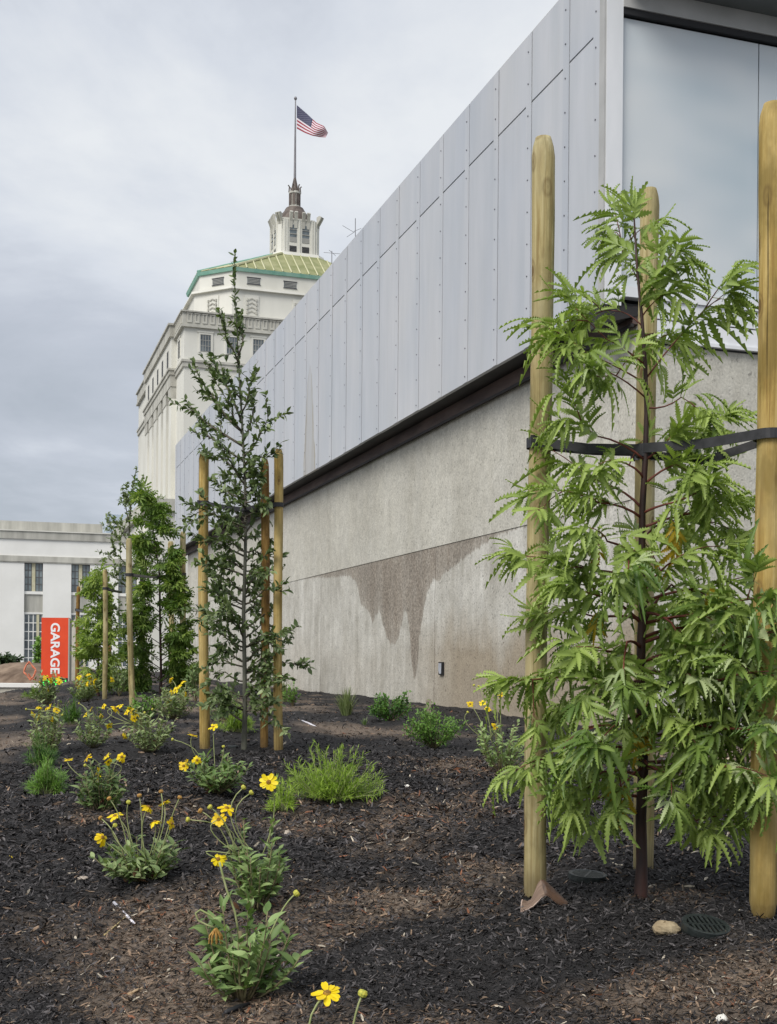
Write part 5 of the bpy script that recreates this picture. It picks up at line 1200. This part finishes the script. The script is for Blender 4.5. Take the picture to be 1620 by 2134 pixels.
def tuft(label, base_px, wpx, hpx, n, mat_='leaf_grass'):
    g = ground_hit(*base_px); k_ = g.y / F; Vs, Ts, tt = [], [], []; o = 0
    for i in range(n):
        a = R.random() * 6.28; rr = wpx * k_ / 2 * R.random(); h = hpx * k_ * R.uniform(.5, 1.0); V = []
        s = Vector((math.cos(a) * rr * .25, math.sin(a) * rr * .25, -.01)); e = Vector((math.cos(a) * rr, math.sin(a) * rr, h * R.uniform(.4, 1)))
        pa = curve(s, e, Vector((0, 0, h * .45)), 4); sd = Vector((-math.sin(a), math.cos(a), 0)) * .0022 * max(1, g.y / 6)
        for k, p in enumerate(pa): V += [p - sd * (1 - k / 5), p + sd * (1 - k / 5)]
        for k in range(4): b_ = o + k * 2; Ts += [(b_, b_ + 1, b_ + 3), (b_, b_ + 3, b_ + 2)]
        Vs += [tuple(v) for v in V]; o += len(V); tt += [R.random()] * len(V)
    t_ = thing('grass_tuft', label, 'grass', g); me = bpy.data.meshes.new('blades'); np_mesh(me, np.array(Vs), np.array(Ts), None, tt); tag(link_mesh('blades', me, M[mat_], t_), kind='stuff')
tuft('pale grey green grass tuft at the foot of the concrete wall', (722, 1492), 75, 72, 220)
tuft('wispy yellow green weeds at the wall foot behind the stakes', (592, 1462), 60, 60, 90)
tuft('small seedling weed on the mulch between two green shrubs', (760, 1512), 30, 22, 30, 'leaf_enc_grey')
shrub('dark_bush', 'dark rounded bush on top of the dirt heap by the white building', (14, 1400), 52, 42, 700, SML, 'leaf_darkbush', 14, 26, .5, .35, d=50)
shrub('leafy_shrub', 'climbing green shrub against the white building window behind the sign', (78, 1400), 16, 80, 260, SML, 'leaf_shrub', 11, 20, .6, .1, d=52)

# ------------------------------------------------------------------ small things on the mulch
def drain(label, px, py, wpx, tilt, slots=True, h=.035, rz=0.0):
    g = ground_hit(px, py); r = wpx * g.y / F / 2; t_ = thing('drain_grate', label, 'drain', g + Vector((0, 0, -.002)), rz, 'round plastic drain grates')
    t_.rotation_euler = (tilt[0], tilt[1], rz)
    MB().lathe([(r * .95, -h * 1.8), (r * .95, h * .3), (r, h * .32), (r, h * .75), (r * .96, h * .78), (r * .8, h * .74), (r * .8, -h * .9), (0, -h * .9)], 32).build('drain_rim', M['drain'], t_)
    n = 8; gm = MB()
    for k in range(n + 1):
        xc = -r * .8 + 1.6 * r * k / n; hl_ = math.sqrt(max(0, (r * .8) ** 2 - xc * xc)) 
        if hl_ < .004: continue
        gm.box(xc - r * .05, xc + r * .05, -hl_, hl_, h * .66, h * .745)
    gm.box(-r * .79, r * .79, -r * .05, r * .05, h * .66, h * .748)
    gm.build('grate_bars', M['drain'], t_)
    MB().lathe([(r * .79, -h * .85), (0, -h * .84)], 24).build('pipe_opening', M['hole'], t_)
drain('slotted black drain grate set in the mulch beside a tan rock', 1468, 1946, 100, (.22, .07), rz=.1)
drain('black drain cap seen edge-on behind the scrap-footed stake', 1224, 1838, 80, (.06, -.02), rz=1.2)
drain('half buried black drain cap at the foot of the slender oak', 489, 1562, 28, (.02, .0))
def rock(name, label, px, py, wpx, mat_, sq=.6, seed=1, cat='rock', el=1.0, sink=.25):
    g = ground_hit(px, py); r = wpx * g.y / F / 2; rr = random.Random(seed); mb = MB(); V = []; rows, cols = 9, 14
    for i in range(rows + 1):
        th = math.pi * i / rows
        for j in range(cols):
            a = 2 * math.pi * j / cols; k = 1 + rr.uniform(-.09, .07) + .08 * math.sin(2 * a + seed) + .08 * math.sin(3 * a + 2 * th + seed * 2)
            V.append((r * k * math.sin(th) * math.cos(a) * el, r * k * math.sin(th) * math.sin(a) * .75, r * sq * k * math.cos(th)))
    fs = [(i * cols + j, i * cols + (j + 1) % cols, (i + 1) * cols + (j + 1) % cols, (i + 1) * cols + j) for i in range(rows) for j in range(cols)]
    mb.add(V, fs); o = mb.build(name, M[mat_], None, False, g + Vector((0, 0, r * sq * (1 - 2 * sink))), rr.random() * 6 if el == 1 else .2)
    tag(o, label, cat)
rock('rock', 'tan sandstone rock touching the slotted drain grate', 1387, 1943, 50, 'sandstone', .62, 3, el=1.12, sink=.25)
rock('stone', 'white stone at the frame edge below the slotted grate', 1506, 2130, 30, 'white_stone', .7, 4, 'stone')
rock('brick_chip', 'orange red brick chip among pale gravel', 1243, 2132, 26, 'brick_red', .6, 5, 'brick chip')
rock('stone', 'grey tan stone behind the tall daisy bush bloom', 600, 1742, 20, 'pebble', .8, 6, 'stone')
rock('stone', 'pale pebble between the sprawling shrub and the bare soil', 848, 1644, 15, 'white_stone', .8, 7, 'stone')
rock('stone', 'dark brown lump of stone below the sprawling feathery shrub', 808, 1674, 30, 'dark_stone', .6, 8, 'stone')
rock('stone', 'small white pebble below the slotted grate', 1492, 1975, 11, 'white_stone', .8, 9, 'stone')
rock('stone', 'flat tan stone between the tree trunk and thick stake', 1362, 1850, 22, 'pebble', .4, 10, 'stone')
rock('stone', 'brown grey stone on the slope under the seed heads', 174, 1834, 30, 'pebble', .35, 11, 'stone')
rock('stone', 'small round stone under the tall tangled daisy bush', 74, 1596, 14, 'pebble', .9, 12, 'stone')
# ridged brown scrap curled over
def scrap(label, px, py, spx, rz, d=None):
    g = ground_hit(px, py); s = spx * g.y / F; nu, nv = 24, 8; V = []
    FR = [(-.50, -.25, .0), (-.27, -.22, .10), (-.02, -.14, .27), (.20, -.13, .12), (.37, -.12, .0)]
    BK = [(-.40, .02, .17), (-.24, .06, .16), (-.04, .08, .52), (.22, .05, .34), (.52, -.03, .05)]
    def cr(C, u):
        k = min(u * 4, 3.9999); i = int(k); f_ = k - i; q = [Vector(C[max(0, min(4, i + j))]) for j in (-1, 0, 1, 2)]
        return .5 * ((2 * q[1]) + (q[2] - q[0]) * f_ + (2 * q[0] - 5 * q[1] + 4 * q[2] - q[3]) * f_ ** 2 + (3 * q[1] - q[0] - 3 * q[2] + q[3]) * f_ ** 3)
    for i in range(nu + 1):
        u = i / nu; a_, b_ = cr(FR, u), cr(BK, u)
        for j in range(nv + 1):
            v = j / nv; p = a_.lerp(b_, v) + Vector((0, -.05 * math.sin(math.pi * v) if u > .5 else .03 * math.sin(math.pi * v), .006 * math.cos(u * 90))); V.append(tuple(p * s))
    fs = [(i * (nv + 1) + j, (i + 1) * (nv + 1) + j, (i + 1) * (nv + 1) + j + 1, i * (nv + 1) + j + 1) for i in range(nu) for j in range(nv)]
    mb = MB(); mb.add(V, fs); mb.m = [(0 if i < nu * .46 else 1) for i in range(nu) for j in range(nv)]
    o = mb.build('curled_scrap', [M['scrap_out'], M['scrap_in'], M['scrap_edge']], None, True, g + Vector((0, 0, .0)), rz)
    so_ = o.modifiers.new('thickness', 'SOLIDIFY'); so_.thickness = s * .03; so_.material_offset_rim = 2; so_.offset = -1
    tag(o, label, 'dry bark')
scrap('curled ridged piece of brown bark at the stake foot', 1134, 1893, 112, .12)
scrap('curled brown bark piece half behind the flower-side oak stake', 408, 1452, 30, .2)
def stick(name, label, pts, rpx, mat_, cat='twig', lift=.004):
    mb = MB(); P_ = [ground_hit(*q) + Vector((0, 0, lift)) for q in pts]; r = rpx * P_[0].y / F / 2
    b0 = P_[0]; mb.tube([p - b0 for p in P_], [r] + [r * 1.05] * (len(P_) - 2) + [r * .7], 7); tag(mb.build(name, M[mat_], None, True, b0), label, cat)
stick('plastic_marker', 'white and violet plastic marker stick lying on the slope', [(238, 1884), (258, 1905), (284, 1932)], 7, 'white_plastic', 'marker')
stick('straw', 'straw coloured dry stem crossing the plastic marker', [(218, 1952), (250, 1925), (283, 1896)], 4, 'straw')
stick('plastic_marker', 'thin white stick on the black mulch right of the oak stakes', [(630, 1503), (645, 1509), (660, 1516)], 4, 'white_plastic', 'marker')
stick('straw', 'pale straw stem above the bare soil on the slope', [(100, 1895), (125, 1880), (150, 1872)], 3, 'straw')
stick('drip_hose', 'black irrigation hose end at the foot of the glossy daisy bush', [(470, 2120), (495, 2108), (520, 2100)], 12, 'black', 'hose', .008)
stick('dry_leaf', 'long curled dry brown leaf near the glossy daisy bush', [(268, 2078), (290, 2068), (308, 2064)], 10, 'dry_leaf', 'dry leaf')
stick('dry_leaf', 'upright curled brown leaf by the thick stake', [(1522, 1742), (1526, 1728), (1530, 1716)], 8, 'dry_leaf', 'dry leaf')
g = ground_hit(893, 1492); mb = MB(); k_ = g.y / F
pw = 5 * k_; mb.prism([(-pw, -.012), (pw, -.012), (pw, .012), (-pw, .012)], -.05, 32 * k_).prism([(-pw, -.012), (pw, -.012), (pw, .012), (-pw, .012)], 32 * k_ + .0005, 35 * k_, [(-pw * .6, -.01), (pw, -.012), (pw, .012), (-pw * .6, .01)])
tag(mb.build('wooden_peg', M['peg'], None, False, g), 'short weathered wooden peg standing behind the rounded green shrub', 'peg')
mb = MB(); g = ground_hit(25, 1796)
V, T = plain_leaf(.02, .006, .2, .2, 3); me = bpy.data.meshes.new('fallen_petal'); np_mesh(me, V, T, None, np.full(len(V), .5))
o = link_mesh('fallen_petal', me, M['petal'], None, True, None, g + Vector((0, 0, .012))); o.rotation_euler = (.7, .3, 1.0); tag(o, 'single fallen yellow petal on the bare slope', 'petal')
